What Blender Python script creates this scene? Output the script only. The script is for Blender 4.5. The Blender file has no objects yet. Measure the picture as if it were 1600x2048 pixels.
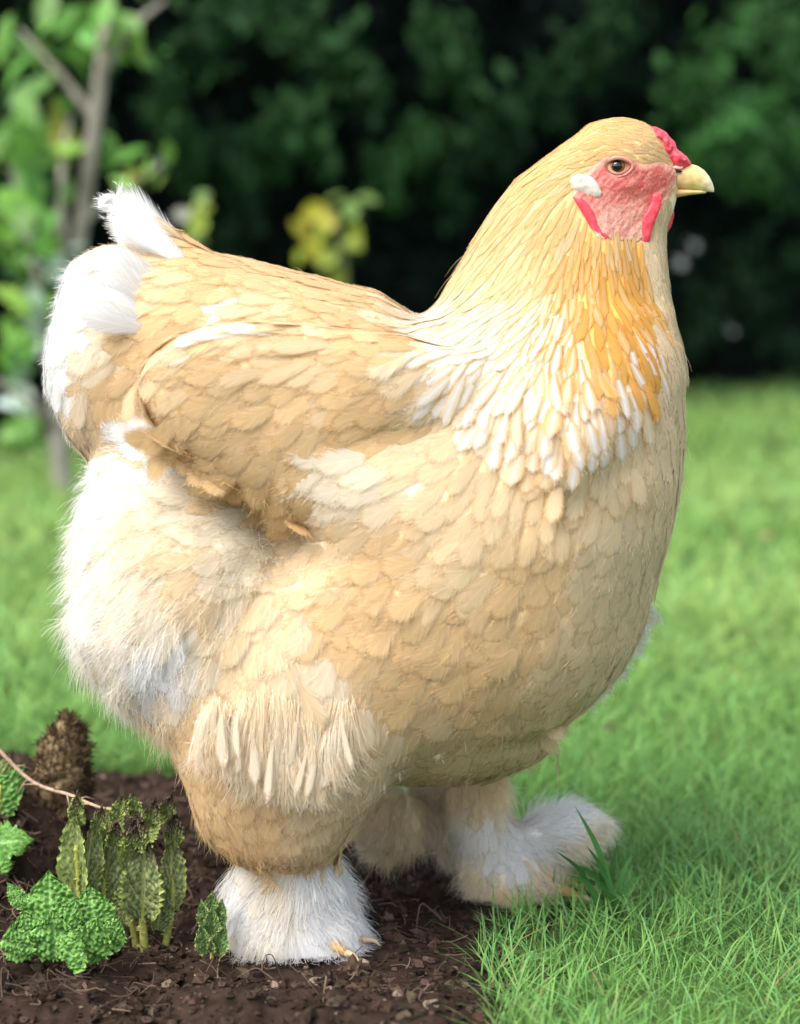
import bpy, math, random
import numpy as np
from mathutils import Vector, Matrix
random.seed(7)
rng = np.random.default_rng(11)
SC = bpy.context.scene
COL = SC.collection

# ------------------------------------------------------------------ camera, world, sun, exposure
D, H, FPX = 1.5, 0.514, 4000.0             # camera distance from the hen's middle plane, height, focal length in photo pixels
TH = math.atan((1024 - 500) / FPX)
cam = bpy.data.cameras.new('camera')
cam.sensor_fit = 'HORIZONTAL'; cam.sensor_width = 36.0; cam.lens = FPX / 1600 * 36
cam.clip_start = 0.05; cam.clip_end = 200
cam.dof.use_dof = True; cam.dof.focus_distance = 1.45; cam.dof.aperture_fstop = 4.6
cam_ob = bpy.data.objects.new('camera', cam); COL.objects.link(cam_ob)
cam_ob.location = (0, -D, H); cam_ob.rotation_euler = (math.pi / 2 - TH, 0, 0)
SC.camera = cam_ob

SUN_EL, SUN_AZ = math.radians(54), math.radians(232)   # azimuth clockwise from +Y: light from the left, a little towards the camera
w = bpy.data.worlds.new('World'); SC.world = w; w.use_nodes = True
nt = w.node_tree; bg = nt.nodes['Background']
sky = nt.nodes.new('ShaderNodeTexSky'); sky.sky_type = 'NISHITA'; sky.sun_disc = False
sky.sun_elevation = SUN_EL; sky.sun_rotation = SUN_AZ; sky.air_density = 1.0; sky.dust_density = 3.0; sky.ozone_density = 1.0
hs = nt.nodes.new('ShaderNodeHueSaturation'); hs.inputs['Saturation'].default_value = .5     # thin bright cloud
nt.links.new(sky.outputs[0], hs.inputs['Color']); nt.links.new(hs.outputs[0], bg.inputs[0]); bg.inputs[1].default_value = 0.15
sun = bpy.data.lights.new('sun', 'SUN'); sun.energy = 1.15; sun.angle = math.radians(45); sun.color = (1, .95, .86)
sun_ob = bpy.data.objects.new('sun', sun); COL.objects.link(sun_ob)
sd = Vector((math.sin(SUN_AZ) * math.cos(SUN_EL), math.cos(SUN_AZ) * math.cos(SUN_EL), math.sin(SUN_EL)))
sun_ob.rotation_euler = sd.to_track_quat('Z', 'Y').to_euler(); sun_ob.location = sd * 5
SC.view_settings.view_transform = 'Standard'; SC.view_settings.look = 'None'
SC.view_settings.exposure = 1.6; SC.view_settings.gamma = 1; SC.view_settings.use_curve_mapping = False
SC.render.engine = 'CYCLES'
SC.cycles.use_denoising = True
SC.cycles.max_bounces = 8; SC.cycles.transparent_max_bounces = 64
try: SC.cycles_curves.shape = 'RIBBONS'
except Exception: pass

# ------------------------------------------------------------------ photo measurements <-> metres
CF = np.array([0, math.cos(TH), -math.sin(TH)]); CU = np.array([0, math.sin(TH), math.cos(TH)])
S = D / FPX                                 # metres per photo pixel at the hen
def at(px, py, Y=0.0):
    a = (np.asarray(px, float) - 800) / FPX; b = -(np.asarray(py, float) - 1024) / FPX
    dy = CF[1] + b * CU[1]; dz = CF[2] + b * CU[2]
    t = (Y + D) / dy
    return a * t, H + dz * t                # world X, Z on the plane at depth Y
def at3(px, py, Y=0.0):
    x, z = at(px, py, Y); return np.array([float(x), float(Y), float(z)])
def proj(P):
    r = np.asarray(P) - np.array([0, -D, H])
    dep = r @ CF
    return 800 + FPX * r[..., 0] / dep, 1024 - FPX * (r @ CU) / dep
def ground_at(px, py):                      # point of the ground z=0 seen at a photo pixel
    a = (px - 800) / FPX; b = -(py - 1024) / FPX
    dy = CF[1] + b * CU[1]; dz = CF[2] + b * CU[2]
    t = -H / dz
    return a * t, -D + dy * t

# ------------------------------------------------------------------ helpers
def norm(v): return v / np.maximum(np.linalg.norm(v, axis=-1, keepdims=True), 1e-9)
def sstep(a, b, x):
    t = np.clip((x - a) / (b - a), 0, 1); return t * t * (3 - 2 * t)
_G = np.random.default_rng(3).random((32, 32, 32))
def vnoise(P):
    P = np.asarray(P, float); i = np.floor(P).astype(int); f = P - i; f = f * f * (3 - 2 * f)
    o = 0
    for a in (0, 1):
        for b in (0, 1):
            for c in (0, 1):
                wgt = (f[..., 0] if a else 1 - f[..., 0]) * (f[..., 1] if b else 1 - f[..., 1]) * (f[..., 2] if c else 1 - f[..., 2])
                o = o + wgt * _G[(i[..., 0] + a) % 32, (i[..., 1] + b) % 32, (i[..., 2] + c) % 32]
    return o
def fbm(P, n=3):
    o = 0; a = .5; t = 0
    for k in range(n):
        o = o + a * vnoise(P * 2 ** k + 7.3 * k); t += a; a *= .5
    return o / t

def tag(o, label=None, cat=None, group=None, kind=None):
    for k, v in (('label', label), ('category', cat), ('group', group), ('kind', kind)):
        if v: o[k] = v
    return o
def empty(name, loc=(0, 0, 0)):
    o = bpy.data.objects.new(name, None); COL.objects.link(o); o.location = loc; o.empty_display_size = .05; return o
def link(name, me, parent=None, local=False):
    o = bpy.data.objects.new(name, me); COL.objects.link(o)
    if parent is not None:
        o.parent = parent
        if not local:                       # mesh is in world coordinates
            p = parent; off = Vector((0, 0, 0))
            while p is not None:
                off += p.location; p = p.parent
            o.location = -off
    return o
def mesh(name, V, F, mat, parent=None, cols=None, uv=None, smooth=True, mats=None, fmat=None):
    """V (n,3) world coordinates; F list of index arrays (each (m,3) or (m,4))."""
    me = bpy.data.meshes.new(name)
    V = np.asarray(V, np.float32)
    Fs = F if isinstance(F, (list, tuple)) else [F]
    Fs = [np.asarray(f, np.int32) for f in Fs if len(f)]
    idx = np.concatenate([f.ravel() for f in Fs]); cnt = np.concatenate([np.full(len(f), f.shape[1], np.int32) for f in Fs])
    start = np.concatenate([[0], np.cumsum(cnt)[:-1]]).astype(np.int32)
    me.vertices.add(len(V)); me.vertices.foreach_set('co', V.ravel())
    me.loops.add(len(idx)); me.loops.foreach_set('vertex_index', idx)
    me.polygons.add(len(cnt)); me.polygons.foreach_set('loop_start', start); me.polygons.foreach_set('loop_total', cnt)
    if cols is not None:
        a = me.attributes.new('Col', 'FLOAT_COLOR', 'POINT'); cols = np.asarray(cols)
        c = np.ones((len(V), 4), np.float32); c[:, :cols.shape[1]] = cols; a.data.foreach_set('color', c.ravel())
    if uv is not None:
        a = me.attributes.new('fuv', 'FLOAT_VECTOR', 'POINT'); a.data.foreach_set('vector', np.asarray(uv, np.float32).ravel())
    me.update(calc_edges=True); me.validate()
    me.polygons.foreach_set('use_smooth', np.full(len(me.polygons), smooth))
    for m in (mats or [mat]): me.materials.append(m)
    if fmat is not None: me.polygons.foreach_set('material_index', np.asarray(fmat, np.int32))
    return link(name, me, parent)
def hair(name, P, cols, mat, parent=None, r0=.0002, r1=.00005):
    """P (n,k,3) points of n strands; one Curves object."""
    n, k = P.shape[:2]
    hc = bpy.data.hair_curves.new(name); hc.add_curves([k] * n)
    hc.attributes['position'].data.foreach_set('vector', P.astype(np.float32).ravel())
    a = hc.attributes.get('radius') or hc.attributes.new('radius', 'FLOAT', 'POINT')
    r = np.broadcast_to(np.linspace(1, 0, k)[None, :], (n, k)) * (r0 - r1) + r1
    a.data.foreach_set('value', r.astype(np.float32).ravel())
    a = hc.attributes.new('Col', 'FLOAT_COLOR', 'POINT')
    c = np.ones((n, k, 4), np.float32); c[..., :3] = cols[:, None, :]
    a.data.foreach_set('color', c.ravel())
    hc.materials.append(mat)
    return link(name, hc, parent)

def merge(parts):
    """join [(V, F)] or [(V,F,col)]"""
    Vs, Fs, Cs, o = [], [], [], 0
    for p in parts:
        Vs.append(p[0]); Fs.append(np.asarray(p[1]) + o); o += len(p[0])
        if len(p) > 2: Cs.append(np.broadcast_to(p[2], (len(p[0]), 3)))
    return np.concatenate(Vs), np.concatenate(Fs), (np.concatenate(Cs) if Cs else None)
def tube(pts, rad, n=8, cap=True):
    pts = np.asarray(pts, float); rad = np.broadcast_to(np.asarray(rad, float), (len(pts),))
    T = norm(np.gradient(pts, axis=0))
    ref = np.array([0., 1, 0]) if abs(T[0][1]) < .9 else np.array([1., 0, 0])
    V = []
    for p, t, r in zip(pts, T, rad):
        a = norm(np.cross(t, ref)); b = np.cross(t, a)
        for k in range(n):
            g = 2 * math.pi * k / n; V.append(p + r * (math.cos(g) * a + math.sin(g) * b))
    F = []
    for i in range(len(pts) - 1):
        for k in range(n):
            F.append((i * n + k, i * n + (k + 1) % n, (i + 1) * n + (k + 1) % n, (i + 1) * n + k))
    if cap:
        V.append(pts[0]); V.append(pts[-1]); a, b = len(V) - 2, len(V) - 1; m = (len(pts) - 1) * n
        for k in range(n):
            F.append((a, (k + 1) % n, k, k)); F.append((b, m + k, m + (k + 1) % n, m + (k + 1) % n))
    F = np.array(F); return np.array(V), F
def tube_obj(name, pts, rad, mat, parent=None, n=8, cols=None):
    V, F = tube(pts, rad, n)
    q = F[F[:, 2] != F[:, 3]]; t = F[F[:, 2] == F[:, 3]][:, :3]
    return mesh(name, V, [q, t], mat, parent, cols=cols)
def smooth_path(pts, n=24):
    pts = np.asarray(pts, float); t = np.linspace(0, len(pts) - 1, n); P = np.vstack([2 * pts[0] - pts[1], pts, 2 * pts[-1] - pts[-2]])
    out = []
    for x in t:
        i = min(int(x), len(pts) - 2); f = x - i; p0, p1, p2, p3 = P[i:i + 4]
        out.append(.5 * (2 * p1 + (p2 - p0) * f + (2 * p0 - 5 * p1 + 4 * p2 - p3) * f * f + (3 * p1 - p0 - 3 * p2 + p3) * f ** 3))
    return np.array(out)
def ball(c, r, nu=16, nv=12, jit=0, seed=0):
    """lumpy ellipsoid: verts, quads"""
    c = np.asarray(c, float); r = np.broadcast_to(np.asarray(r, float), 3)
    th = np.linspace(0, math.pi, nv); ph = np.arange(nu) * 2 * math.pi / nu
    d = np.stack([np.sin(th)[:, None] * np.cos(ph), np.sin(th)[:, None] * np.sin(ph), np.cos(th)[:, None] + 0 * ph], -1).reshape(-1, 3)
    k = 1 + jit * (vnoise(d * 1.7 + seed * 3.1) - .5) * 2 + jit * .5 * (vnoise(d * 4.1 + seed) - .5) * 2 if jit else np.ones(len(d))
    V = c + d * r * np.asarray(k)[:, None]
    F = [(i * nu + j, (i + 1) * nu + j, (i + 1) * nu + (j + 1) % nu, i * nu + (j + 1) % nu) for i in range(nv - 1) for j in range(nu)]
    return V, np.array(F)

# ------------------------------------------------------------------ materials
def new_mat(name):
    m = bpy.data.materials.new(name); m.use_nodes = True; n = m.node_tree.nodes; n.clear()
    out = n.new('ShaderNodeOutputMaterial'); return m, n, m.node_tree.links, out
def attr(n, name='Col'):
    a = n.new('ShaderNodeAttribute'); a.attribute_name = name; return a
def math_n(n, l, op, a, b=None):
    m = n.new('ShaderNodeMath'); m.operation = op
    for i, v in enumerate((a, b)):
        if v is None: continue
        if hasattr(v, 'links') or hasattr(v, 'is_linked'): l.new(v, m.inputs[i])
        else: m.inputs[i].default_value = v
    return m.outputs[0]
def soft_mat(name, transl=.25, rough=.8, spec=.15, streak=False, noise=None, bump=0.0, hue=True):
    """attribute-coloured surface that also lets some light through"""
    m, n, l, out = new_mat(name)
    at_ = attr(n); c = at_.outputs['Color']
    p = n.new('ShaderNodeBsdfPrincipled'); p.inputs['Roughness'].default_value = rough; p.inputs['Specular IOR Level'].default_value = spec
    fac = None
    if streak:
        uv = n.new('ShaderNodeSeparateXYZ'); l.new(attr(n, 'fuv').outputs['Vector'], uv.inputs[0])
        au = math_n(n, l, 'ABSOLUTE', uv.outputs[0])
        q = math_n(n, l, 'SUBTRACT', uv.outputs[1], math_n(n, l, 'MULTIPLY', au, .55))
        cx = n.new('ShaderNodeCombineXYZ')
        l.new(math_n(n, l, 'MULTIPLY', q, 34.), cx.inputs[0]); l.new(math_n(n, l, 'MULTIPLY', uv.outputs[0], .9), cx.inputs[1]); l.new(uv.outputs[2], cx.inputs[2])
        t = n.new('ShaderNodeTexNoise'); t.inputs['Scale'].default_value = 1.0; t.inputs['Detail'].default_value = 3; l.new(cx.outputs[0], t.inputs['Vector'])
        rach = math_n(n, l, 'SUBTRACT', 1., math_n(n, l, 'SMOOTH_MIN', math_n(n, l, 'MULTIPLY', au, 12.), 1.))
        fac = math_n(n, l, 'ADD', t.outputs[0], math_n(n, l, 'MULTIPLY', rach, .20))
        mr = n.new('ShaderNodeMapRange'); mr.inputs[1].default_value = .25; mr.inputs[2].default_value = .75; mr.inputs[3].default_value = .82; mr.inputs[4].default_value = 1.13
        l.new(fac, mr.inputs[0])
    elif noise:
        tc = n.new('ShaderNodeTexCoord')
        t = n.new('ShaderNodeTexNoise'); t.inputs['Scale'].default_value = noise; t.inputs['Detail'].default_value = 5; l.new(tc.outputs['Object'], t.inputs['Vector'])
        fac = t.outputs[0]
        mr = n.new('ShaderNodeMapRange'); mr.inputs[1].default_value = .25; mr.inputs[2].default_value = .75; mr.inputs[3].default_value = .7; mr.inputs[4].default_value = 1.25
        l.new(fac, mr.inputs[0])
    if fac is not None:
        mx = n.new('ShaderNodeVectorMath'); mx.operation = 'SCALE'; l.new(c, mx.inputs[0]); l.new(mr.outputs[0], mx.inputs['Scale']); c = mx.outputs[0]
        if bump:
            b = n.new('ShaderNodeBump'); b.inputs['Strength'].default_value = bump; b.inputs['Distance'].default_value = .001
            l.new(fac, b.inputs['Height']); l.new(b.outputs[0], p.inputs['Normal'])
    l.new(c, p.inputs['Base Color'])
    if streak:
        tr = n.new('ShaderNodeBsdfTranslucent'); l.new(c, tr.inputs['Color']); mix = n.new('ShaderNodeMixShader'); mix.inputs[0].default_value = transl
        l.new(p.outputs[0], mix.inputs[1]); l.new(tr.outputs[0], mix.inputs[2])
        rho = at_.outputs['Alpha']; th = math_n(n, l, 'ADD', .36, math_n(n, l, 'MULTIPLY', t.outputs[0], .56))
        mr2 = n.new('ShaderNodeMapRange'); mr2.interpolation_type = 'SMOOTHSTEP'; mr2.inputs[3].default_value = 0; mr2.inputs[4].default_value = 1
        l.new(rho, mr2.inputs[0]); l.new(math_n(n, l, 'SUBTRACT', th, .16), mr2.inputs[1]); l.new(math_n(n, l, 'ADD', th, .34), mr2.inputs[2])
        tp = n.new('ShaderNodeBsdfTransparent'); m2 = n.new('ShaderNodeMixShader'); l.new(mr2.outputs[0], m2.inputs[0]); l.new(mix.outputs[0], m2.inputs[1]); l.new(tp.outputs[0], m2.inputs[2]); l.new(m2.outputs[0], out.inputs[0])
    elif transl:
        tr = n.new('ShaderNodeBsdfTranslucent'); l.new(c, tr.inputs['Color'])
        mix = n.new('ShaderNodeMixShader'); mix.inputs[0].default_value = transl
        l.new(p.outputs[0], mix.inputs[1]); l.new(tr.outputs[0], mix.inputs[2]); l.new(mix.outputs[0], out.inputs[0])
    else: l.new(p.outputs[0], out.inputs[0])
    return m
def plain_mat(name, col, rough=.6, spec=.3, noise=None, dark=.6, bump=0, bdist=.002, sss=0, scale2=None):
    m, n, l, out = new_mat(name)
    p = n.new('ShaderNodeBsdfPrincipled'); p.inputs['Roughness'].default_value = rough; p.inputs['Specular IOR Level'].default_value = spec
    p.inputs['Base Color'].default_value = (*col, 1)
    if sss: p.inputs['Subsurface Weight'].default_value = sss; p.inputs['Subsurface Radius'].default_value = (.004, .0015, .001); p.inputs['Subsurface Scale'].default_value = 1
    if noise:
        tc = n.new('ShaderNodeTexCoord'); t = n.new('ShaderNodeTexNoise'); t.inputs['Scale'].default_value = noise; t.inputs['Detail'].default_value = 6
        l.new(tc.outputs['Object'], t.inputs['Vector'])
        r = n.new('ShaderNodeValToRGB'); r.color_ramp.elements[0].position = .3; r.color_ramp.elements[1].position = .7
        r.color_ramp.elements[0].color = (*[c * dark for c in col], 1); r.color_ramp.elements[1].color = (*[min(1, c * 1.25) for c in col], 1)
        l.new(t.outputs[0], r.inputs[0]); l.new(r.outputs[0], p.inputs['Base Color'])
        if bump:
            b = n.new('ShaderNodeBump'); b.inputs['Strength'].default_value = bump; b.inputs['Distance'].default_value = bdist
            l.new(t.outputs[0], b.inputs['Height']); l.new(b.outputs[0], p.inputs['Normal'])
    l.new(p.outputs[0], out.inputs[0]); return m
M_FEATHER = soft_mat('feather', .40, .85, .1, streak=True, bump=.25)
M_DOWN = soft_mat('down_hair', .45, .9, .05)
M_SKINB = soft_mat('plumage_base', 0, .95, .02)
M_GRASS = soft_mat('grass_blade', .35, .55, .25)
M_LEAF = soft_mat('garden_leaf', .3, .45, .35)
M_CRINK = soft_mat('crinkled_leaf', .22, .5, .3, noise=400, bump=.3)
M_HEDGE = soft_mat('hedge_leaf', .2, .6, .08)
M_CLOD = soft_mat('soil_crumb', 0, .95, .05, noise=300, bump=.6)
M_FACE = None

# ================================================================== SETTING
BED = [(-3.2, .46), (-1.5, .45), (-.6, .44), (-.30, .42), (-.12, .39), (.0, .33), (.06, .23), (.095, .12), (.115, .03), (.075, -.08), (.06, -.22), (.05, -.5), (.12, -.9), (.1, -1.6)]
_bx = np.array([b[0] for b in BED]); _by = np.array([b[1] for b in BED])
def bed_poly_sdf(x, y):
    """positive inside the bed (roughly metres)"""
    px = np.array(list(_bx) + [-3.2]); py = np.array(list(_by) + [-1.6])
    x = np.asarray(x, float); y = np.asarray(y, float); ins = np.zeros(x.shape, bool); dmin = np.full(x.shape, 1e9)
    n = len(px)
    for i in range(n):
        x0, y0, x1, y1 = px[i], py[i], px[(i + 1) % n], py[(i + 1) % n]
        ins ^= ((y0 > y) != (y1 > y)) & (x < (x1 - x0) * (y - y0) / (y1 - y0 + 1e-12) + x0)
        ex, ey = x1 - x0, y1 - y0; t = np.clip(((x - x0) * ex + (y - y0) * ey) / (ex * ex + ey * ey), 0, 1)
        dmin = np.minimum(dmin, np.hypot(x - x0 - t * ex, y - y0 - t * ey))
    return np.where(ins, dmin, -dmin)
def bed_in(x, y):
    nz = (vnoise(np.stack([np.asarray(x) * 14, np.asarray(y) * 14, np.zeros_like(np.asarray(x, float))], -1)) - .5) * .05
    return bed_poly_sdf(x, y) + nz
def grid_sheet(xs, ys):
    X, Y = np.meshgrid(xs, ys, indexing='ij'); nx, ny = X.shape
    i = np.arange(nx * ny).reshape(nx, ny)
    F = np.stack([i[:-1, :-1], i[1:, :-1], i[1:, 1:], i[:-1, 1:]], -1).reshape(-1, 4)
    return X.ravel(), Y.ravel(), F
# lawn sheet, far enough to meet the horizon
def lawn_mat():
    m, n, l, out = new_mat('lawn_turf')
    p = n.new('ShaderNodeBsdfPrincipled'); p.inputs['Roughness'].default_value = .9; p.inputs['Specular IOR Level'].default_value = .1
    tc = n.new('ShaderNodeTexCoord')
    t = n.new('ShaderNodeTexNoise'); t.inputs['Scale'].default_value = 26; t.inputs['Detail'].default_value = 8; t.inputs['Roughness'].default_value = .7
    l.new(tc.outputs['Object'], t.inputs['Vector'])
    r = n.new('ShaderNodeValToRGB'); e = r.color_ramp.elements
    e[0].position = .3; e[0].color = (.04, .06, .02, 1); e[1].position = .72; e[1].color = (.10, .19, .045, 1)
    x = e.new(.5); x.color = (.065, .12, .03, 1)
    l.new(t.outputs[0], r.inputs[0]); l.new(r.outputs[0], p.inputs['Base Color']); l.new(p.outputs[0], out.inputs[0]); return m
xs = np.concatenate([np.linspace(-60, -4, 15), np.linspace(-3.9, 3.9, 120), np.linspace(4, 60, 15)])
ys = np.concatenate([np.linspace(-8, -1.6, 10), np.linspace(-1.5, 6, 130), np.linspace(6.3, 80, 20)])
X, Y, F = grid_sheet(xs, ys)
Z = (vnoise(np.stack([X * 1.3, Y * 1.3, X * 0], -1)) - .5) * .03 + (vnoise(np.stack([X * 6, Y * 6, X * 0], -1)) - .5) * .012
Z = Z * sstep(.25, 1.2, np.hypot(X, Y)) + .012 * sstep(.5, 1.2, np.hypot(X - .4, Y))
Z -= .05 * sstep(-.02, .05, bed_poly_sdf(X, Y))
tag(mesh('lawn', np.stack([X, Y, Z], -1), F, lawn_mat()), kind='structure')
def lawn_z(x, y):
    z = (vnoise(np.stack([x * 1.3, y * 1.3, x * 0], -1)) - .5) * .03 + (vnoise(np.stack([x * 6, y * 6, x * 0], -1)) - .5) * .012
    return z * sstep(.25, 1.2, np.hypot(x, y)) + .012 * sstep(.5, 1.2, np.hypot(x - .4, y))
# soil bed
xs = np.linspace(-1.3, .24, 330); ys = np.linspace(-1.3, .66, 330)
X, Y, F = grid_sheet(xs, ys)
sdf = bed_in(X, Y)
def soil_h(x, y):
    P = np.stack([x, y, np.zeros_like(x)], -1)
    h = (fbm(P * 9, 2) - .5) * .05 + (fbm(P * 38 + 5, 3) - .5) * .030
    h += .085 * np.exp(-(((x + .35) / .10) ** 2 + ((y - .08) / .12) ** 2)) + .03 * np.exp(-(((x + .42) / .2) ** 2 + ((y - .3) / .15) ** 2))
    return (h - .002) * sstep(-.01, .06, bed_poly_sdf(x, y)) * (1 - .75 * np.exp(-((x / .2) ** 2 + (y / .16) ** 2) ** 2))
Z = soil_h(X, Y) + np.where(sdf < 0, sdf * .5, 0)
keep = sdf > -.06
fk = keep[F].all(1)
m_soil = plain_mat('damp_soil', (.035, .022, .016), .95, .08, noise=70, dark=.35, bump=.9, bdist=.006)
tag(mesh('soil_bed', np.stack([X, Y, Z], -1), F[fk], m_soil), kind='structure')
# crumbs of soil: far too many to count
nC = 16000
cx = rng.uniform(-.62, .16, nC); cy = rng.uniform(-.5, .55, nC); ok = bed_in(cx, cy) > .0
cx, cy = cx[ok], cy[ok]; nC = len(cx)
cr = .0012 + .005 * rng.random(nC) ** 5; cz = soil_h(cx, cy) + cr * .25
tv, tf = ball((0, 0, 0), 1, 6, 5, .0)
Vc = []
for k in range(6):
    q = tv * (1 + .95 * (vnoise(tv * 2.1 + k * 5.7)[:, None] - .5) * 2) * np.array([1, .8 + .3 * (k % 3) / 2, .75]); Vc.append(q)
Vc = np.array(Vc); sel = rng.integers(0, 6, nC); ang = rng.uniform(0, 6.28, nC)
R = np.zeros((nC, 3, 3)); R[:, 0, 0] = np.cos(ang); R[:, 0, 1] = -np.sin(ang); R[:, 1, 0] = np.sin(ang); R[:, 1, 1] = np.cos(ang); R[:, 2, 2] = 1
V = np.einsum('nij,nvj->nvi', R, Vc[sel]) * cr[:, None, None] + np.stack([cx, cy, cz], -1)[:, None, :]
base = np.array([.045, .03, .022]); cc = base * (0.45 + 1.3 * rng.random((nC, 1)) ** 2) * (1 + .2 * (rng.random((nC, 3)) - .5))
pale = rng.random(nC) > .955; cc[pale] = np.array([.2, .15, .11]) * (.5 + .6 * rng.random((pale.sum(), 1)))
nv = len(tv)
tag(mesh('soil_crumbs', V.reshape(-1, 3), (tf[None] + (np.arange(nC) * nv)[:, None, None]).reshape(-1, 4), M_CLOD, cols=np.repeat(cc, nv, 0), smooth=False), kind='stuff')

# ------------------------------------------------------------------ grass
def blades(x, y, z, Hh, W, lean, bend, az, col, tipc):
    """each blade: 4 rows, 7 verts"""
    n = len(x); t = np.array([0, .4, .75, 1.0])
    d = np.stack([np.cos(az), np.sin(az), 0 * az], -1); s = np.stack([-np.sin(az), np.cos(az), 0 * az], -1)
    tw = rng.uniform(-.9, .9, n); s = norm(s * np.cos(tw)[:, None] + d * np.sin(tw)[:, None])
    V = np.zeros((n, 7, 3)); C = np.zeros((n, 7, 3))
    wd = [1, .85, .55]
    for k in range(4):
        c = np.stack([x, y, z], -1) + d * (Hh * (lean * t[k] + bend * t[k] ** 2))[:, None] + np.array([0, 0, 1]) * (Hh * t[k] * (1 - .35 * bend * t[k]))[:, None]
        cc = col * (1 - t[k]) + tipc * t[k]
        if k < 3:
            V[:, 2 * k] = c - s * (W * wd[k] / 2)[:, None]; V[:, 2 * k + 1] = c + s * (W * wd[k] / 2)[:, None]; C[:, 2 * k] = cc; C[:, 2 * k + 1] = cc
        else: V[:, 6] = c; C[:, 6] = cc
    o = (np.arange(n) * 7)[:, None]
    q = np.concatenate([o + np.array([[0, 1, 3, 2]]), o + np.array([[2, 3, 5, 4]])]); tr = o + np.array([[4, 5, 6]])
    return V.reshape(-1, 3), q, tr, C.reshape(-1, 3)
GP = []
for (y0, y1, dens, hh, ww) in ((-1.0, .5, 46000, .029, .0015), (.5, 1.3, 18000, .036, .0023), (1.3, 3.0, 5200, .036, .004), (3.0, 5.75, 1700, .04, .008)):
    half = .2 * (y1 + D) * (1.35 if y1 < 1 else 1.9) + .15
    n = int(dens * (y1 - y0) * 2 * half)
    x = rng.uniform(-half, half, n); y = rng.uniform(y0, y1, n)
    clump = fbm(np.stack([x * 9, y * 9, x * 0], -1), 3)
    k = (bed_in(x, y) < .004) & (rng.random(n) < .35 + 1.1 * clump)
    x, y, clump = x[k], y[k], clump[k]; n = len(x)
    GP.append((x, y, clump, hh * (.45 + 1.1 * rng.random(n)) * (.65 + .7 * clump), ww * (.6 + .8 * rng.random(n))))
# straggling blades over the edge of the bed
x, y, clump, hh, ww = [np.concatenate([g[i] for g in GP]) for i in range(5)]
n = len(x); z = lawn_z(x, y) - .002
big = fbm(np.stack([x * 2.2, y * 2.2, x * 0 + 4], -1), 2)
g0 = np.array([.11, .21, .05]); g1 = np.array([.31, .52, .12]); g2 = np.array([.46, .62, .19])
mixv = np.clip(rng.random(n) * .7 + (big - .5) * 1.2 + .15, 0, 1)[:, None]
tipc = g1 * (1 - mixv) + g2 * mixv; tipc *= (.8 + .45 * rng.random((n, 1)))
tipc = tipc * (np.array([.58, .74, .74]) + np.array([.42, .26, .26]) * sstep(.1, 1.3, y)[:, None])  # foreground shade put into the colour: tips darker and cooler towards the viewer
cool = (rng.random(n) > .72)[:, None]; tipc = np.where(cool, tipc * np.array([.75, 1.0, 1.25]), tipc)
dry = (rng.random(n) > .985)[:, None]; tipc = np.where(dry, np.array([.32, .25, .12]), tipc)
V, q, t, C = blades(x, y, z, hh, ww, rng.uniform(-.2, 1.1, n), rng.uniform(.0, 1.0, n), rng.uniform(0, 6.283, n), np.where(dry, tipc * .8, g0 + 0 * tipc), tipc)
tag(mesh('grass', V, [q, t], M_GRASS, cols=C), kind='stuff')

# ------------------------------------------------------------------ hedge behind the lawn
HY = 5.75
def hedge_front(x, z):
    return 4.45 + .98 * np.clip(x, -1.75, 3.6) + .45 * (fbm(np.stack([x * .9, z * 1.1, x * 0], -1), 2) - .5) + .25 * (vnoise(np.stack([x * 3, z * 3, x * 0 + 2], -1)) - .5)
def hedge_Y(px, off):
    a = (px - 800) / FPX; return (4.45 - off + .98 * a * D) / (1 - .98 * a)
root = empty('hedge', (0, HY + .6, 0)); tag(root, 'tall dark evergreen hedge across the back of the lawn', 'hedge')
xs = np.linspace(-9, 9, 150); zs = np.linspace(-.05, 4.2, 50)
Xg, Zg, F = grid_sheet(xs, zs)
front = np.stack([Xg, hedge_front(Xg, Zg) + .12 + 1.2 * sstep(3.3, 4.2, Zg), Zg], -1)
back = np.stack([Xg, front[:, 1] * 0 + 4.45 + .98 * np.clip(Xg, -1.75, 3.6) + 2.6, Zg], -1); nf = len(front)
i = np.arange(nf).reshape(150, 50)
rim = np.concatenate([i[:, 0], i[-1, 1:], i[::-1, -1][1:], i[0, ::-1][1:-1]]); rj = np.roll(rim, -1)
Fs = np.concatenate([F[:, ::-1] * 1, F + nf, np.stack([rim, rj, rj + nf, rim + nf], -1)])
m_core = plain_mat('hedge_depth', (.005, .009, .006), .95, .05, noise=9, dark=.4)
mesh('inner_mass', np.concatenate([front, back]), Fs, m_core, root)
def leaf_cards(P, size, col, droop=0.5, asp=.38, dirs=None):
    n = len(P)
    d = norm(rng.normal(size=(n, 3)) + np.array([0, -.5, -droop])) if dirs is None else dirs
    nn = norm(rng.normal(size=(n, 3)) + np.array([0, -.6, .8])); s = norm(np.cross(d, nn)); nn = np.cross(s, d)
    sz = size[:, None]
    V = np.stack([P - d * sz * .5, P + s * sz * asp * .5 - d * sz * .05 + nn * sz * .05, P + d * sz * .5, P - s * sz * asp * .5 - d * sz * .05 + nn * sz * .05], 1)
    F = (np.arange(n) * 4)[:, None] + np.array([[0, 1, 2, 3]])
    return V.reshape(-1, 3), F, np.repeat(col, 4, 0)
nl = 30000
x = rng.uniform(-4.2, 4.2, nl); z = 2.9 * rng.random(nl) ** .9
y = hedge_front(x, z) - .10 + .22 * rng.random(nl)
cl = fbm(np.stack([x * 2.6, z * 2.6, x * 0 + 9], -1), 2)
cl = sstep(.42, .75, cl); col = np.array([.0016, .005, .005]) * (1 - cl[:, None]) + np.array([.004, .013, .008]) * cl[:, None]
col *= (.6 + .8 * rng.random((nl, 1)))
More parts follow.
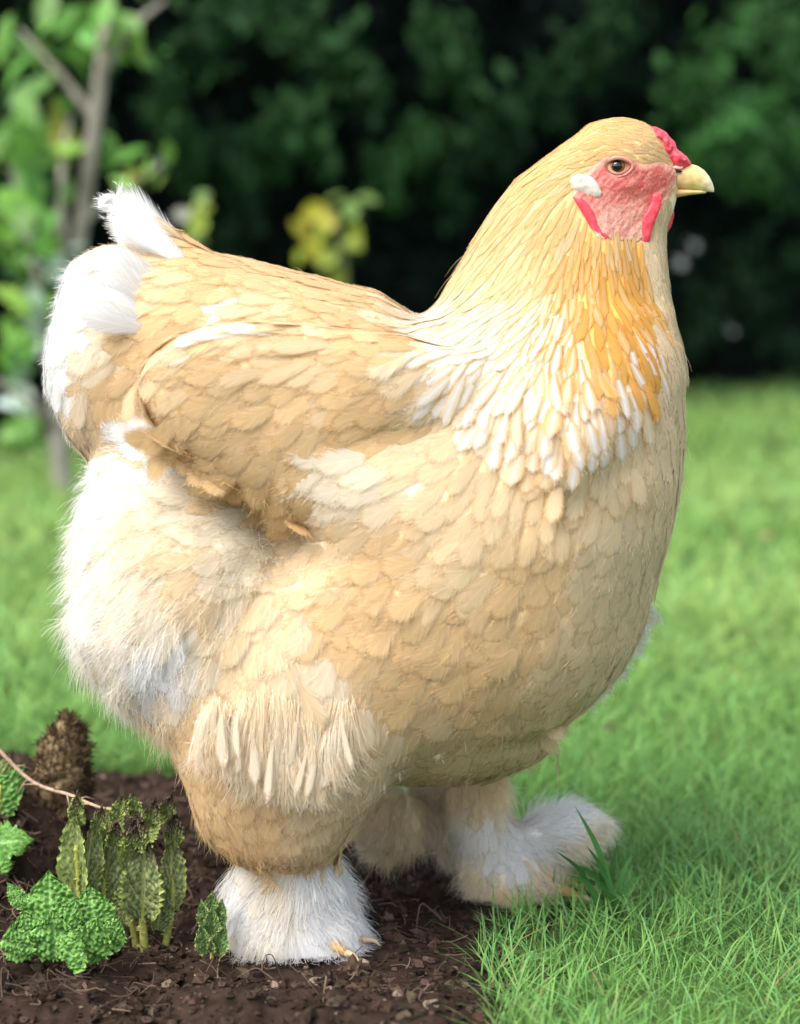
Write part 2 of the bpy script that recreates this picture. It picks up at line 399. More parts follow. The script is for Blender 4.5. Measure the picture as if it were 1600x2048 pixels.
V, F, C = leaf_cards(np.stack([x, y, z], -1), .04 + .06 * rng.random(nl), col)
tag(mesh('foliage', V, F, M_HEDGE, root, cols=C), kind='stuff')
# sprays hanging in front; sunlit clumps put into lighter leaf colour
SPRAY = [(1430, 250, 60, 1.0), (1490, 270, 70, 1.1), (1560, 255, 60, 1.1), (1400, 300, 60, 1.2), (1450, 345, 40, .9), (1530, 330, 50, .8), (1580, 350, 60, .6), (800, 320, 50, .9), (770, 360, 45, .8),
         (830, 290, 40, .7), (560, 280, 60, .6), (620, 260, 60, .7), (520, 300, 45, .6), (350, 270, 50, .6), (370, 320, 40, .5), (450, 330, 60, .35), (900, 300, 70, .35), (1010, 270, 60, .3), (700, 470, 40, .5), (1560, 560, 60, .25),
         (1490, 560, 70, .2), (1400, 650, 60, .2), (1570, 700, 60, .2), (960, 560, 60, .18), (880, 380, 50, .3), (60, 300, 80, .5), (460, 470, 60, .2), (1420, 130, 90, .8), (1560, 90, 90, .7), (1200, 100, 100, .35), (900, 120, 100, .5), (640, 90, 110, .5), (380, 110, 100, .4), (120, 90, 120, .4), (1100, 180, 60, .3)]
for (px, py, r, br) in SPRAY:
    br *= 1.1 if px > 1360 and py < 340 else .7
    hy = hedge_Y(px, .38); c = at3(px, py, hy); rr = r * S * (hy + D) / D
    n = int(45 + r * 1.2)
    o = norm(rng.normal(size=(n, 3))) * (rng.random((n, 1)) ** .5) * rr * np.array([.55, .7, 1.3])
    o[:, 0] += rng.normal() * .5 * o[:, 2]; o += rng.normal(size=o.shape) * rr * .22
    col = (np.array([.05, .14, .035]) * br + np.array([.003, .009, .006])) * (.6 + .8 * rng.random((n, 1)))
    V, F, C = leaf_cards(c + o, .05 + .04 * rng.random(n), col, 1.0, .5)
    st = at3(px, py - r * .5, hy + .5)
    tv_, tf_ = tube(smooth_path([st, (st + c) / 2 + [0, 0, .04], c], 8), np.linspace(.012, .004, 8), 5)
    o = len(V); C = np.concatenate([C, np.tile([.05, .04, .025], (len(tv_), 1))])
    q = tf_[tf_[:, 2] != tf_[:, 3]]; t3 = tf_[tf_[:, 2] == tf_[:, 3]][:, :3]
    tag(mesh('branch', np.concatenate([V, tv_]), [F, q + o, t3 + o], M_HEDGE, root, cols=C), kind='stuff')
m_glint = plain_mat('pale_glint', (.34, .36, .36), .7, .2, noise=60, dark=.8)  # flower shapes made up to imitate sky glints through the hedge
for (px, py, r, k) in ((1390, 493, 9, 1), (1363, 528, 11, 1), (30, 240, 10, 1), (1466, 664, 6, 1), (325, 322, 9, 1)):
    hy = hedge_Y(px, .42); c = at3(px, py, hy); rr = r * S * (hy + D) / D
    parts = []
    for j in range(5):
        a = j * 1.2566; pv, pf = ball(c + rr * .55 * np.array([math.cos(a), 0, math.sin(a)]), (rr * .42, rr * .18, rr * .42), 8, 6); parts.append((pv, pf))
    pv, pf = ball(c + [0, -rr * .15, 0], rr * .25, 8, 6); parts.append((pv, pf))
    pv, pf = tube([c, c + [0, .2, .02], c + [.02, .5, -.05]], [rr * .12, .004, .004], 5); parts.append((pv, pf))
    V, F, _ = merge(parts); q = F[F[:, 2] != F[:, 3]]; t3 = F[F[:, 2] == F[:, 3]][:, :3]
    mesh('hedge_glint', V, [q, t3], m_glint, root)

# ------------------------------------------------------------------ young tree on the left, leaf by leaf
m_bark = plain_mat('pale_bark', (.32, .285, .24), .85, .1, noise=40, dark=.6, bump=.4)
def leaf_mesh(base, d, up, L, Wd, curl=.15):
    """oval leaf with a fold along its midrib: 5 rows x 3"""
    d = norm(np.asarray(d, float)); s = norm(np.cross(d, up)); n = np.cross(s, d)
    V = []
    for t, h in ((0, .06), (.2, .7), (.48, 1.), (.78, .68), (1., .04)):
        c = base + d * L * t - n * L * curl * t * t
        for u in (-1, 0, 1): V.append(c + s * u * h * Wd / 2 + n * abs(u) * h * Wd * .16)
    F = [(r * 3 + k, r * 3 + k + 1, r * 3 + k + 4, r * 3 + k + 3) for r in range(4) for k in range(2)]
    return np.array(V), np.array(F)
TY = 2.55
root = empty('young_tree', (*at(112, 1000, TY)[:1], TY, 0)); root.location = (float(at(112, 1000, TY)[0]), TY, 0)
tag(root, 'young pale-stemmed tree with glossy green leaves rising from the lawn behind the hen\'s tail', 'tree')
P0 = [at3(128, 1012, TY), at3(118, 900, TY), at3(112, 800, TY), at3(130, 640, TY), at3(160, 470, TY), at3(178, 330, TY), at3(195, 200, TY), at3(215, 20, TY), at3(225, -160, TY)]
P0[0][2] = -.02
tube_obj('trunk', smooth_path(P0, 30), np.linspace(.019, .012, 30), m_bark, root, 9)
BR = [[at3(112, 800, TY), at3(85, 640, TY - .05), at3(60, 480, TY - .08), at3(20, 330, TY - .1)], [at3(140, 560, TY), at3(125, 450, TY - .1), at3(125, 330, TY - .12), at3(140, 230, TY - .1)],
      [at3(165, 440, TY), at3(250, 380, TY + .1), at3(320, 330, TY + .12)], [at3(116, 860, TY), at3(60, 800, TY - .1), at3(-10, 760, TY - .15)], [at3(150, 520, TY), at3(90, 560, TY + .1), at3(20, 600, TY + .1)],
      [at3(190, 240, TY), at3(120, 150, TY), at3(40, 60, TY)], [at3(200, 150, TY), at3(260, 60, TY), at3(330, 0, TY)], [at3(300, 520, TY), at3(390, 470, TY), at3(400, 400, TY)]]
for b in BR[:7]:
    tube_obj('branch', smooth_path(b, 12), np.linspace(.011, .004, 12), m_bark, root, 6)
LG = np.array([.12, .28, .05]); LG2 = np.array([.22, .40, .08]); LW = np.array([.50, .60, .50]); LY = np.array([.26, .28, .05]); LD = np.array([.035, .09, .03])  # LW: glossy highlights put into a whitish leaf colour
LEAFS = []
def add_leaves(px, py, r, n, c, L=(60, 105)):
    for k in range(n): LEAFS.append((px + rng.normal() * r * .6, py + rng.normal() * r * .6, c, rng.uniform(*L)))
add_leaves(30, 290, 60, 12, LG); add_leaves(60, 380, 60, 14, LG); add_leaves(30, 440, 50, 10, LG2); add_leaves(110, 290, 40, 6, LG2); add_leaves(130, 250, 20, 3, LY)
add_leaves(80, 470, 50, 12, LG); add_leaves(110, 520, 40, 6, LW); add_leaves(40, 520, 40, 6, LG); add_leaves(50, 430, 20, 3, LW); add_leaves(50, 600, 40, 6, LG2); add_leaves(70, 640, 30, 6, LW, (50, 80))
add_leaves(30, 690, 40, 5, LG); add_leaves(30, 800, 28, 6, LW, (70, 100)); add_leaves(40, 740, 40, 5, LD); add_leaves(20, 870, 30, 5, LG); add_leaves(100, 690, 30, 4, LW)
add_leaves(300, 340, 30, 6, LG2, (35, 60)); add_leaves(265, 360, 14, 3, LY, (35, 55)); add_leaves(230, 300, 20, 3, LG); add_leaves(120, 90, 80, 14, LG); add_leaves(30, 150, 60, 10, LG); add_leaves(260, 60, 60, 10, LG); add_leaves(140, 600, 30, 5, LG); add_leaves(50, 560, 30, 4, LD)
for (px, py, c, L) in LEAFS:
    Yl = TY + rng.uniform(-.16, .14); L *= S * (TY + D) / D
    d = norm(rng.normal(size=3) * [1, .6, .7] + [0, -.2, -.35]); b = at3(px, py, Yl)
    V, F = leaf_mesh(b - d * L * .5, d, norm(rng.normal(size=3) * .5 + [0, -.5, .8]), L, L * .5)
    mesh('leaf', V, F, M_LEAF, root, cols=np.tile(c * rng.uniform(.7, 1.3) * (1 + .2 * (rng.random(3) - .5)), (len(V), 1)))
# yellow-green sprig beyond the hen's back, and the smaller shoot near the tail
def sprig(name, label, Yd, base_px, stem, leaves, cols):
    gx = float(at(stem[0][0], stem[0][1], Yd)[0])
    r = empty(name, (gx, Yd, 0)); tag(r, label, 'plant')
    pts = [np.array([gx, Yd, -.01])] + [at3(px, py, Yd) for px, py in stem]
    tube_obj('stem', smooth_path(pts, 16), np.linspace(.009, .004, 16), M_LEAF, r, 6, cols=np.tile([.16, .19, .08], (16 * 6 + 2, 1)))
    for (px, py, L, k) in leaves:
        Yl = Yd + rng.uniform(-.06, .06); Lw = L * S * (Yd + D) / D; d = norm(rng.normal(size=3) * [1, .4, .5] + [0, -.2, -.5]); b = at3(px, py, Yl)
        V, F = leaf_mesh(b - d * Lw * .5, d, norm(rng.normal(size=3) * .4 + [0, -.9, .5]), Lw, Lw * .75, .05)
        mesh('leaf', V, F, M_LEAF, r, cols=np.tile(np.array(cols[k]) * rng.uniform(.8, 1.2), (len(V), 1)))
YL, YG, GR = (.40, .37, .03), (.26, .32, .04), (.16, .26, .06)
sprig('yellow_leaved_plant', 'yellow-green leafy sprig standing beyond the middle of the hen\'s back', 3.3, None, [(690, 620), (688, 520), (670, 440), (650, 410)],
      [(630, 425, 62, 0), (655, 445, 60, 0), (600, 462, 55, 0), (645, 470, 55, 1), (625, 500, 62, 0), (655, 515, 55, 1), (600, 515, 45, 1), (690, 440, 60, 2), (715, 470, 55, 1), (705, 490, 45, 1), (675, 560, 60, 1), (690, 580, 50, 1), (700, 420, 50, 2), (735, 400, 50, 2), (670, 395, 40, 2)], (YL, YG, GR))
sprig('leafy_shoot', 'thin green shoot standing right behind the raised tip of the hen\'s tail', 2.9, None, [(395, 620), (395, 500), (397, 440), (400, 400)],
      [(400, 420, 50, 1), (395, 450, 55, 1), (390, 475, 50, 2), (405, 395, 40, 2), (365, 430, 40, 3)], (YL, (.26, .34, .04), GR, (.42, .42, .36)))

# ================================================================== THE HEN
# body field: lobes given by their outline in the photograph, each with its own depth and width
LOBES = []
def rows(name, rw, Yp=0.0, p=2.2):          # rw: (py, xl, xr, half width px)
    z = []; xc = []; a = []; b = []
    for py, xl, xr, hb in rw:
        x0, z0 = at(xl, py, Yp); x1, _ = at(xr, py, Yp); z.append(float(z0)); xc.append((x0 + x1) / 2); a.append((x1 - x0) / 2); b.append(hb * S)
    o = np.argsort(z); z, xc, a, b = [np.array(v)[o] for v in (z, xc, a, b)]
    def f(x, y, zz):
        c = np.interp(zz, z, xc); aa = np.interp(zz, z, a); bb = np.interp(zz, z, b)
        q = (np.abs((x - c) / aa) ** p + np.abs((y - Yp) / bb) ** p) ** (1 / p)
        return np.maximum((q - 1) * np.minimum(aa, bb), np.maximum(zz - z[-1], z[0] - zz))
    LOBES.append((name, f))
def cols_lobe(name, cw, Yp=0.0, p=2.2):     # cw: (px, ytop, ybot, half width px)
    x = []; zc = []; a = []; b = []
    for px, yt, yb, hb in cw:
        xx, z0 = at(px, yt, Yp); _, z1 = at(px, yb, Yp); x.append(float(xx)); zc.append((z0 + z1) / 2); a.append((z0 - z1) / 2); b.append(hb * S)
    x, zc, a, b = map(np.array, (x, zc, a, b))
    def f(xx, y, z):
        c = np.interp(xx, x, zc); aa = np.interp(xx, x, a); bb = np.interp(xx, x, b)
        q = (np.abs((z - c) / aa) ** p + np.abs((y - Yp) / bb) ** p) ** (1 / p)
        return np.maximum((q - 1) * np.minimum(aa, bb), np.maximum(xx - x[-1], x[0] - xx))
    LOBES.append((name, f))
def ell(name, px, py, rx, rz, ry, Yp=0.0, rot=0.0):
    cx, cz = [float(v) for v in at(px, py, Yp)]; ca, sa = math.cos(math.radians(rot)), math.sin(math.radians(rot))
    k = S * (D + Yp) / D
    def f(x, y, z):
        dx, dz = x - cx, z - cz; u = (dx * ca - dz * sa) / (rx * k); v = (dx * sa + dz * ca) / (rz * k); w_ = (y - Yp) / (ry * S)
        q = np.sqrt(u * u + v * v + w_ * w_)
        return (q - 1) * min(rx, rz, ry) * S
    LOBES.append((name, f))
rows('neck', [(262, 1180, 1225, 30), (285, 1135, 1250, 52), (320, 1082, 1270, 66), (360, 1030, 1275, 80), (420, 985, 1270, 98), (480, 948, 1285, 118), (540, 915, 1300, 145), (600, 880, 1312, 180), (660, 840, 1322, 240), (720, 842, 1325, 290), (780, 860, 1318, 338), (830, 900, 1295, 368), (880, 960, 1250, 378), (925, 1020, 1170, 372)], 0, 2.1)
rows('bib', [(440, 1235, 1325, 48), (500, 1235, 1332, 60), (560, 1245, 1336, 70), (620, 1250, 1342, 85), (680, 1260, 1350, 100), (740, 1270, 1355, 110)], 0, 2.2)
rows('trunk', [(640, 780, 1320, 200), (700, 700, 1352, 265), (760, 620, 1362, 305), (850, 590, 1363, 345), (950, 600, 1356, 375), (1050, 560, 1335, 392), (1150, 520, 1305, 392), (1250, 515, 1278, 380), (1330, 530, 1235, 350), (1400, 550, 1165, 310), (1430, 570, 1112, 285), (1472, 600, 1116, 245), (1500, 640, 1082, 212), (1535, 720, 1010, 140), (1550, 800, 950, 80)], 0, 2.3)
cols_lobe('saddle', [(94, 690, 800, 24), (112, 640, 815, 46), (130, 560, 870, 75), (165, 512, 905, 110), (220, 495, 925, 140), (300, 505, 950, 175), (390, 500, 980, 205), (500, 522, 1040, 240), (600, 547, 1080, 265), (700, 573, 1080, 275), (760, 587, 1080, 265), (815, 622, 1080, 250), (880, 700, 1080, 230)], 0, 2.2)
cols_lobe('tail', [(225, 402, 440, 14), (250, 398, 500, 24), (300, 420, 600, 40), (350, 465, 640, 60), (400, 500, 660, 80)], 0, 2.0)
rows('fluff', [(870, 270, 400, 140), (930, 205, 500, 215), (1000, 172, 560, 265), (1080, 160, 600, 318), (1160, 160, 600, 338), (1240, 150, 590, 335), (1310, 185, 560, 312), (1370, 235, 530, 265), (1410, 275, 480, 205), (1432, 320, 420, 130)], 0, 2.1)
rows('thigh', [(1180, 520, 800, 95), (1260, 440, 860, 130), (1340, 380, 880, 150), (1430, 345, 860, 160), (1500, 355, 820, 155), (1570, 378, 770, 140), (1630, 395, 720, 122), (1680, 425, 690, 105), (1712, 470, 650, 80)], -.078, 2.2)
rows('far_thigh', [(1300, 850, 1150, 100), (1400, 860, 1120, 110), (1480, 880, 1060, 95), (1530, 890, 1020, 70), (1560, 900, 1000, 55)], .075, 2.2)
cols_lobe('wing', [(283, 740, 790, 22), (310, 705, 850, 40), (360, 672, 900, 52), (420, 655, 935, 60), (500, 645, 985, 66), (580, 648, 1028, 70), (650, 655, 985, 74), (720, 660, 930, 76), (800, 668, 890, 74), (870, 690, 880, 66), (930, 700, 880, 56), (995, 720, 870, 36)], -.100, 2.4)
ell('flank', 805, 1015, 230, 140, 108, -.098, 22)
# near and far feet
rows('shank', [(1660, 500, 660, 70), (1720, 478, 672, 78), (1770, 458, 685, 84), (1820, 440, 702, 92), (1862, 432, 722, 100), (1892, 440, 735, 100), (1910, 470, 715, 80)], -.062, 2.1)
rows('far_shank', [(1520, 900, 1010, 50), (1580, 903, 1004, 50), (1630, 912, 1010, 52), (1680, 916, 1050, 60), (1730, 925, 1120, 75), (1770, 938, 1138, 82), (1800, 945, 1130, 80), (1818, 965, 1110, 60)], .058, 2.1)
rows('inner_shank', [(1525, 800, 905, 34), (1590, 822, 908, 32), (1650, 850, 915, 30), (1705, 880, 922, 24)], .085, 2.1)
ell('toe_tuft', 1115, 1662, 92, 44, 55, .05, -14)
ell('hock_tuft', 780, 1640, 62, 70, 45, .05, 0)
# head
ell('skull', 1243, 322, 100, 84, 64, 0, 4)
ell('cheek', 1240, 400, 88, 86, 58, 0, 0)
ell('snout', 1300, 358, 48, 34, 30, 0, 12)
ell('chin', 1306, 408, 32, 34, 25, 0, 30)
LN = [l[0] for l in LOBES]; SYM = ('wing', 'flank')
def smin(a, b, k):
    h = np.maximum(k - np.abs(a - b), 0) / k; return np.minimum(a, b) - h * h * k * .25
def field(x, y, z, only=None):
    F = None
    for nm, f in LOBES:
        if only and nm not in only: continue
        v = f(x, y, z)
        if nm in SYM: v = np.minimum(v, f(x, -y, z))
        if nm == 'cheek' or nm == 'skull' or nm == 'snout' or nm == 'chin': k = .012
        elif nm == 'wing': k = .007
        elif nm in ('trunk', 'neck'): k = .016
        elif nm in ('fluff', 'thigh'): k = .026
        else: k = .012
        F = v if F is None else smin(F, v, k)
    return F
def surface_nets(lo, hi, h, fn):
    n = [int((hi[i] - lo[i]) / h) + 2 for i in range(3)]
    ax = [lo[i] + h * np.arange(n[i]) for i in range(3)]
    Xg, Yg, Zg = np.meshgrid(*ax, indexing='ij'); Fv = fn(Xg, Yg, Zg); s = Fv < 0
    def cc(A, i, j, k): return A[i:A.shape[0] - 1 + i, j:A.shape[1] - 1 + j, k:A.shape[2] - 1 + k]
    cnt = sum(cc(s, i, j, k).astype(np.int8) for i in (0, 1) for j in (0, 1) for k in (0, 1))
    act = (cnt > 0) & (cnt < 8); idx = -np.ones(act.shape, np.int64); I = np.argwhere(act); idx[act] = np.arange(len(I))
    acc = np.zeros((len(I), 3)); num = np.zeros(len(I))
    crn = [(i, j, k) for i in (0, 1) for j in (0, 1) for k in (0, 1)]
    for a in crn:
        for d in range(3):
            if a[d] == 1: continue
            b = list(a); b[d] = 1
            fa = Fv[I[:, 0] + a[0], I[:, 1] + a[1], I[:, 2] + a[2]]; fb = Fv[I[:, 0] + b[0], I[:, 1] + b[1], I[:, 2] + b[2]]
            m = (fa < 0) != (fb < 0); t = np.where(m, fa / np.where(m, fa - fb, 1), 0)
            pt = np.array(a, float)[None] + t[:, None] * (np.array(b) - np.array(a))[None]
            acc += pt * m[:, None]; num += m
    V = np.array(lo) + (I + acc / num[:, None]) * h
    Q = []
    for d in range(3):
        a = [slice(None)] * 3; b = [slice(None)] * 3; a[d] = slice(0, -1); b[d] = slice(1, None)
        sa, sb = s[tuple(a)], s[tuple(b)]; ch = np.argwhere(sa != sb)
        e1, e2 = [(1, 2), (2, 0), (0, 1)][d]
        ok = (ch[:, e1] > 0) & (ch[:, e2] > 0) & (ch[:, e1] < n[e1] - 1) & (ch[:, e2] < n[e2] - 1); ch = ch[ok]
        def g(o1, o2):
            c = ch.copy(); c[:, e1] -= o1; c[:, e2] -= o2; return idx[c[:, 0], c[:, 1], c[:, 2]]
        q = np.stack([g(1, 1), g(0, 1), g(0, 0), g(1, 0)], -1); fl = ~sa[ch[:, 0], ch[:, 1], ch[:, 2]]
        q[fl] = q[fl][:, ::-1]; Q.append(q)
    return V, np.concatenate(Q)
def relax(V, Q, it=2):
    e = np.concatenate([Q[:, [0, 1]], Q[:, [1, 2]], Q[:, [2, 3]], Q[:, [3, 0]]]); n = len(V)
    for _ in range(it):
        acc = np.zeros_like(V); c = np.zeros(n)
        for a, b in ((0, 1), (1, 0)):
            for k in range(3): acc[:, k] += np.bincount(e[:, a], V[e[:, b], k], n)
            c += np.bincount(e[:, a], minlength=n)
        V = V * .4 + .6 * acc / np.maximum(c, 1)[:, None]
    return V
def vnormals(V, Q):
    fn = np.cross(V[Q[:, 2]] - V[Q[:, 0]], V[Q[:, 3]] - V[Q[:, 1]]); N = np.zeros_like(V)
    for j in range(4):
        for k in range(3): N[:, k] += np.bincount(Q[:, j], fn[:, k], len(V))
    return norm(N), fn
BV, BQ = surface_nets((-.30, -.172, -.004), (.222, .172, .615), .0032, field)
BV = relax(BV, BQ, 3); BV[:, 2] = np.maximum(BV[:, 2], .0015)
BN, bfn = vnormals(BV, BQ)
def lobe_id(P):
    vals = []
    for nm, f in LOBES:
        v = f(P[:, 0], P[:, 1], P[:, 2])
        if nm in SYM: v = np.minimum(v, f(P[:, 0], -P[:, 1], P[:, 2]))
        vals.append(v)
    return relobe(P, np.argmin(np.array(vals), 0))
HACK = [(1180, 260), (1090, 300), (1000, 390), (930, 500), (870, 590), (838, 630), (850, 690), (890, 770), (915, 800), (960, 850), (1010, 890), (1060, 925), (1110, 910), (1190, 868), (1268, 838), (1310, 765), (1318, 690), (1275, 600), (1240, 500), (1200, 470), (1150, 380)]
WINGP = [(262, 740), (330, 672), (400, 640), (480, 628), (600, 635), (800, 652), (850, 760), (890, 850), (800, 890), (690, 915), (650, 970), (610, 1040), (575, 1062), (505, 1010), (400, 945), (325, 885), (280, 815)]
def relobe(P, l):
    """where one tract of feathers lies over its neighbour"""
    a, b = proj(mirrored(P)); k = LN.index
    ih = in_poly(a, b, HACK); iw = in_poly(a, b, WINGP)
    l = np.where(ih & np.isin(l, [k('trunk'), k('neck'), k('saddle'), k('wing'), k('flank')]), k('neck'), l)
    l = np.where(~ih & (l == k('neck')) & (b > 690), k('trunk'), l)
    l = np.where(~iw & (l == k('wing')), np.where(b < 700, k('saddle'), np.where(a > 560, k('trunk'), k('fluff'))), l)
    return np.where(l == k('flank'), np.where(iw & (a < 640), k('wing'), k('trunk')), l)

# plumage chart: (px, py, flow angle in the picture (0 right, 90 down), length, width, colour, edge colour)
BU = np.array([.66, .465, .245]); LB = np.array([.70, .545, .345]); CR = np.array([.745, .655, .51]); WH = np.array([.74, .73, .72]); OR = np.array([.66, .355, .085]); DB = np.array([.58, .445, .26]); TN = np.array([.60, .41, .205])
GB = np.array([.69, .465, .21])
CH = {
 'neck': [(1180, 280, 165, 34, 9, GB, GB), (1090, 340, 145, 50, 11, GB, GB), (1010, 430, 130, 70, 13, BU, GB), (1120, 450, 115, 66, 13, GB, GB), (1200, 480, 100, 60, 13, GB, OR), (950, 520, 128, 84, 15, LB, GB), (1060, 540, 118, 84, 17, LB, GB), (1170, 560, 100, 84, 20, BU, OR),
          (1225, 560, 85, 84, 20, OR, OR), (890, 610, 140, 95, 22, WH, BU), (960, 610, 132, 95, 22, WH, BU), (1040, 620, 120, 95, 22, WH, BU), (1120, 640, 107, 95, 22, WH, OR), (1190, 640, 95, 95, 24, OR, OR), (1250, 650, 76, 90, 24, OR, OR), (840, 660, 150, 100, 24, WH, LB),
          (900, 720, 135, 90, 28, WH, LB), (980, 740, 120, 90, 28, WH, LB), (1060, 750, 108, 90, 30, WH, BU), (1140, 760, 97, 85, 32, WH, OR), (1210, 740, 86, 85, 32, OR, BU), (1280, 740, 74, 80, 32, OR, OR), (1250, 810, 80, 70, 46, WH, BU), (1150, 830, 94, 80, 40, WH, BU), (1050, 850, 105, 80, 38, WH, BU), (960, 830, 122, 76, 34, WH, LB), (1090, 910, 96, 70, 46, LB, BU)],
 'bib': [(1280, 500, 85, 34, 14, LB, CR), (1300, 600, 82, 42, 18, LB, LB), (1325, 690, 86, 50, 24, LB, LB), (1330, 560, 95, 36, 14, LB, CR)],
 'trunk': [(1340, 760, 92, 64, 28, LB, CR), (1345, 900, 95, 64, 30, LB, CR), (1250, 920, 92, 74, 40, LB, LB), (1120, 960, 104, 78, 44, LB, BU), (1000, 930, 125, 80, 46, LB, LB), (860, 890, 158, 86, 50, LB, CR), (740, 930, 168, 90, 54, CR, CR), (660, 990, 165, 84, 52, CR, CR), (600, 1090, 160, 80, 54, LB, CR),
           (700, 1080, 155, 80, 54, LB, LB), (560, 1200, 150, 78, 56, LB, CR), (560, 1320, 130, 80, 60, LB, CR), (800, 1120, 148, 78, 54, BU, LB), (950, 1080, 132, 76, 50, LB, LB), (1080, 1120, 118, 74, 48, BU, LB), (1220, 1100, 104, 70, 46, LB, CR), (1290, 1050, 98, 64, 40, LB, CR), (700, 1250, 138, 78, 58, BU, LB),
           (880, 1250, 130, 74, 56, BU, LB), (1050, 1240, 118, 72, 52, BU, LB), (1200, 1230, 110, 70, 50, LB, LB), (680, 1390, 125, 100, 84, CR, CR), (820, 1380, 128, 74, 58, BU, LB), (980, 1360, 118, 70, 56, BU, LB), (1130, 1340, 108, 70, 54, LB, LB), (760, 1480, 122, 76, 60, LB, CR), (900, 1470, 115, 66, 54, DB, LB), (1050, 1450, 90, 66, 50, DB, LB), (1230, 1280, 115, 66, 44, LB, CR)],
 'saddle': [(800, 620, 178, 66, 34, BU, BU), (700, 590, 175, 70, 36, BU, LB), (560, 560, 178, 74, 40, BU, LB), (450, 540, 184, 78, 42, BU, BU), (380, 560, 180, 78, 44, LB, BU), (560, 620, 172, 78, 42, LB, BU), (430, 620, 162, 80, 46, BU, LB), (300, 570, 170, 84, 50, LB, BU), (330, 660, 150, 84, 50, BU, LB), (220, 560, 175, 90, 60, WH, WH), (150, 600, 160, 90, 60, WH, WH),
            (200, 680, 140, 90, 58, CR, LB), (120, 720, 115, 80, 50, WH, WH), (240, 780, 128, 84, 50, BU, LB), (160, 820, 112, 84, 52, LB, CR), (200, 880, 105, 80, 46, LB, CR), (280, 870, 120, 70, 42, BU, LB), (480, 700, 165, 70, 40, BU, LB), (700, 640, 175, 70, 40, BU, LB)],
 'tail': [(240, 420, 212, 40, 40, WH, WH), (300, 450, 214, 56, 44, WH, WH), (330, 500, 210, 64, 46, WH, CR), (300, 540, 195, 70, 46, CR, LB), (390, 540, 195, 70, 44, LB, BU)],
 'fluff': [(330, 910, 215, 90, 60, WH, WH), (230, 960, 190, 90, 56, WH, WH), (180, 1080, 178, 90, 54, WH, CR), (300, 1050, 165, 90, 60, CR, CR), (450, 1050, 165, 90, 60, CR, CR), (420, 1140, 150, 84, 58, LB, CR), (170, 1230, 155, 90, 54, WH, CR), (280, 1200, 140, 90, 60, CR, WH), (230, 1340, 125, 90, 54, CR, WH), (320, 1330, 105, 90, 60, WH, WH), (480, 1230, 115, 84, 56, CR, LB), (500, 1120, 150, 80, 54, CR, CR), (340, 1420, 95, 70, 46, LB, CR)],
 'thigh': [(420, 1290, 110, 84, 56, LB, CR), (380, 1430, 97, 84, 54, BU, LB), (500, 1400, 112, 90, 60, LB, CR), (620, 1450, 115, 90, 70, CR, CR), (720, 1500, 108, 80, 60, LB, CR), (430, 1560, 86, 84, 60, BU, LB), (540, 1600, 95, 84, 62, BU, LB), (660, 1600, 100, 80, 60, LB, LB), (430, 1650, 65, 80, 56, TN, BU), (540, 1680, 80, 70, 56, BU, LB), (640, 1670, 95, 70, 54, LB, LB)],
 'wing': [(870, 740, 172, 84, 36, BU, LB), (780, 700, 174, 84, 38, BU, LB), (780, 800, 160, 84, 42, BU, BU), (660, 690, 172, 80, 40, LB, BU), (560, 690, 170, 84, 44, LB, BU), (440, 690, 166, 90, 50, BU, LB), (350, 740, 150, 90, 54, LB, LB), (360, 830, 140, 90, 54, BU, LB), (470, 780, 158, 84, 50, BU, LB), (600, 790, 152, 78, 48, BU, LB), (690, 780, 156, 78, 46, LB, BU), (480, 890, 138, 80, 54, BU, LB), (600, 880, 138, 74, 52, BU, LB), (720, 860, 148, 74, 48, BU, LB), (560, 970, 112, 76, 56, TN, BU), (640, 950, 128, 70, 52, BU, LB), (860, 830, 155, 80, 46, BU, LB)],
 'far_thigh': [(1000, 1420, 95, 70, 50, DB, DB), (950, 1520, 90, 60, 44, DB, LB)],
 'shank': [(560, 1740, 110, 60, 40, CR, WH), (480, 1800, 135, 60, 40, WH, WH), (620, 1740, 85, 60, 40, WH, WH), (640, 1840, 60, 60, 40, WH, WH), (500, 1870, 120, 60, 40, WH, CR), (580, 1800, 95, 60, 40, WH, CR)],
 'far_shank': [(950, 1560, 92, 60, 34, LB, CR), (960, 1650, 90, 56, 34, WH, CR), (960, 1740, 95, 50, 34, CR, CR), (1060, 1740, 60, 50, 34, LB, WH), (1110, 1770, 40, 46, 30, LB, WH), (1020, 1700, 75, 50, 34, WH, WH), (1020, 1800, 85, 40, 30, LB, CR)],
 'toe_tuft': [(1040, 1660, 10, 44, 34, WH, WH), (1120, 1650, -14, 36, 34, WH, WH), (1150, 1690, 8, 32, 30, LB, WH)],
 'hock_tuft': [(760, 1620, 115, 56, 36, LB, CR), (800, 1680, 100, 60, 40, LB, CR), (740, 1670, 150, 50, 34, CR, CR)],
}
CH['inner_shank'] = [(860, 1600, 80, 50, 30, CR, CR)]
CH['flank'] = CH['trunk']
CH['skull'] = [(1250, 260, 185, 26, 8, GB, GB), (1180, 300, 160, 32, 8, GB, GB), (1290, 300, 190, 22, 8, BU, GB), (1150, 340, 140, 38, 9, GB, GB)]
CH['cheek'] = [(1180, 420, 110, 24, 9, LB, BU), (1250, 440, 95, 18, 8, LB, LB), (1290, 470, 95, 18, 8, LB, LB)]
CH['snout'] = CH['skull']; CH['chin'] = [(1330, 410, 90, 18, 9, LB, CR)]
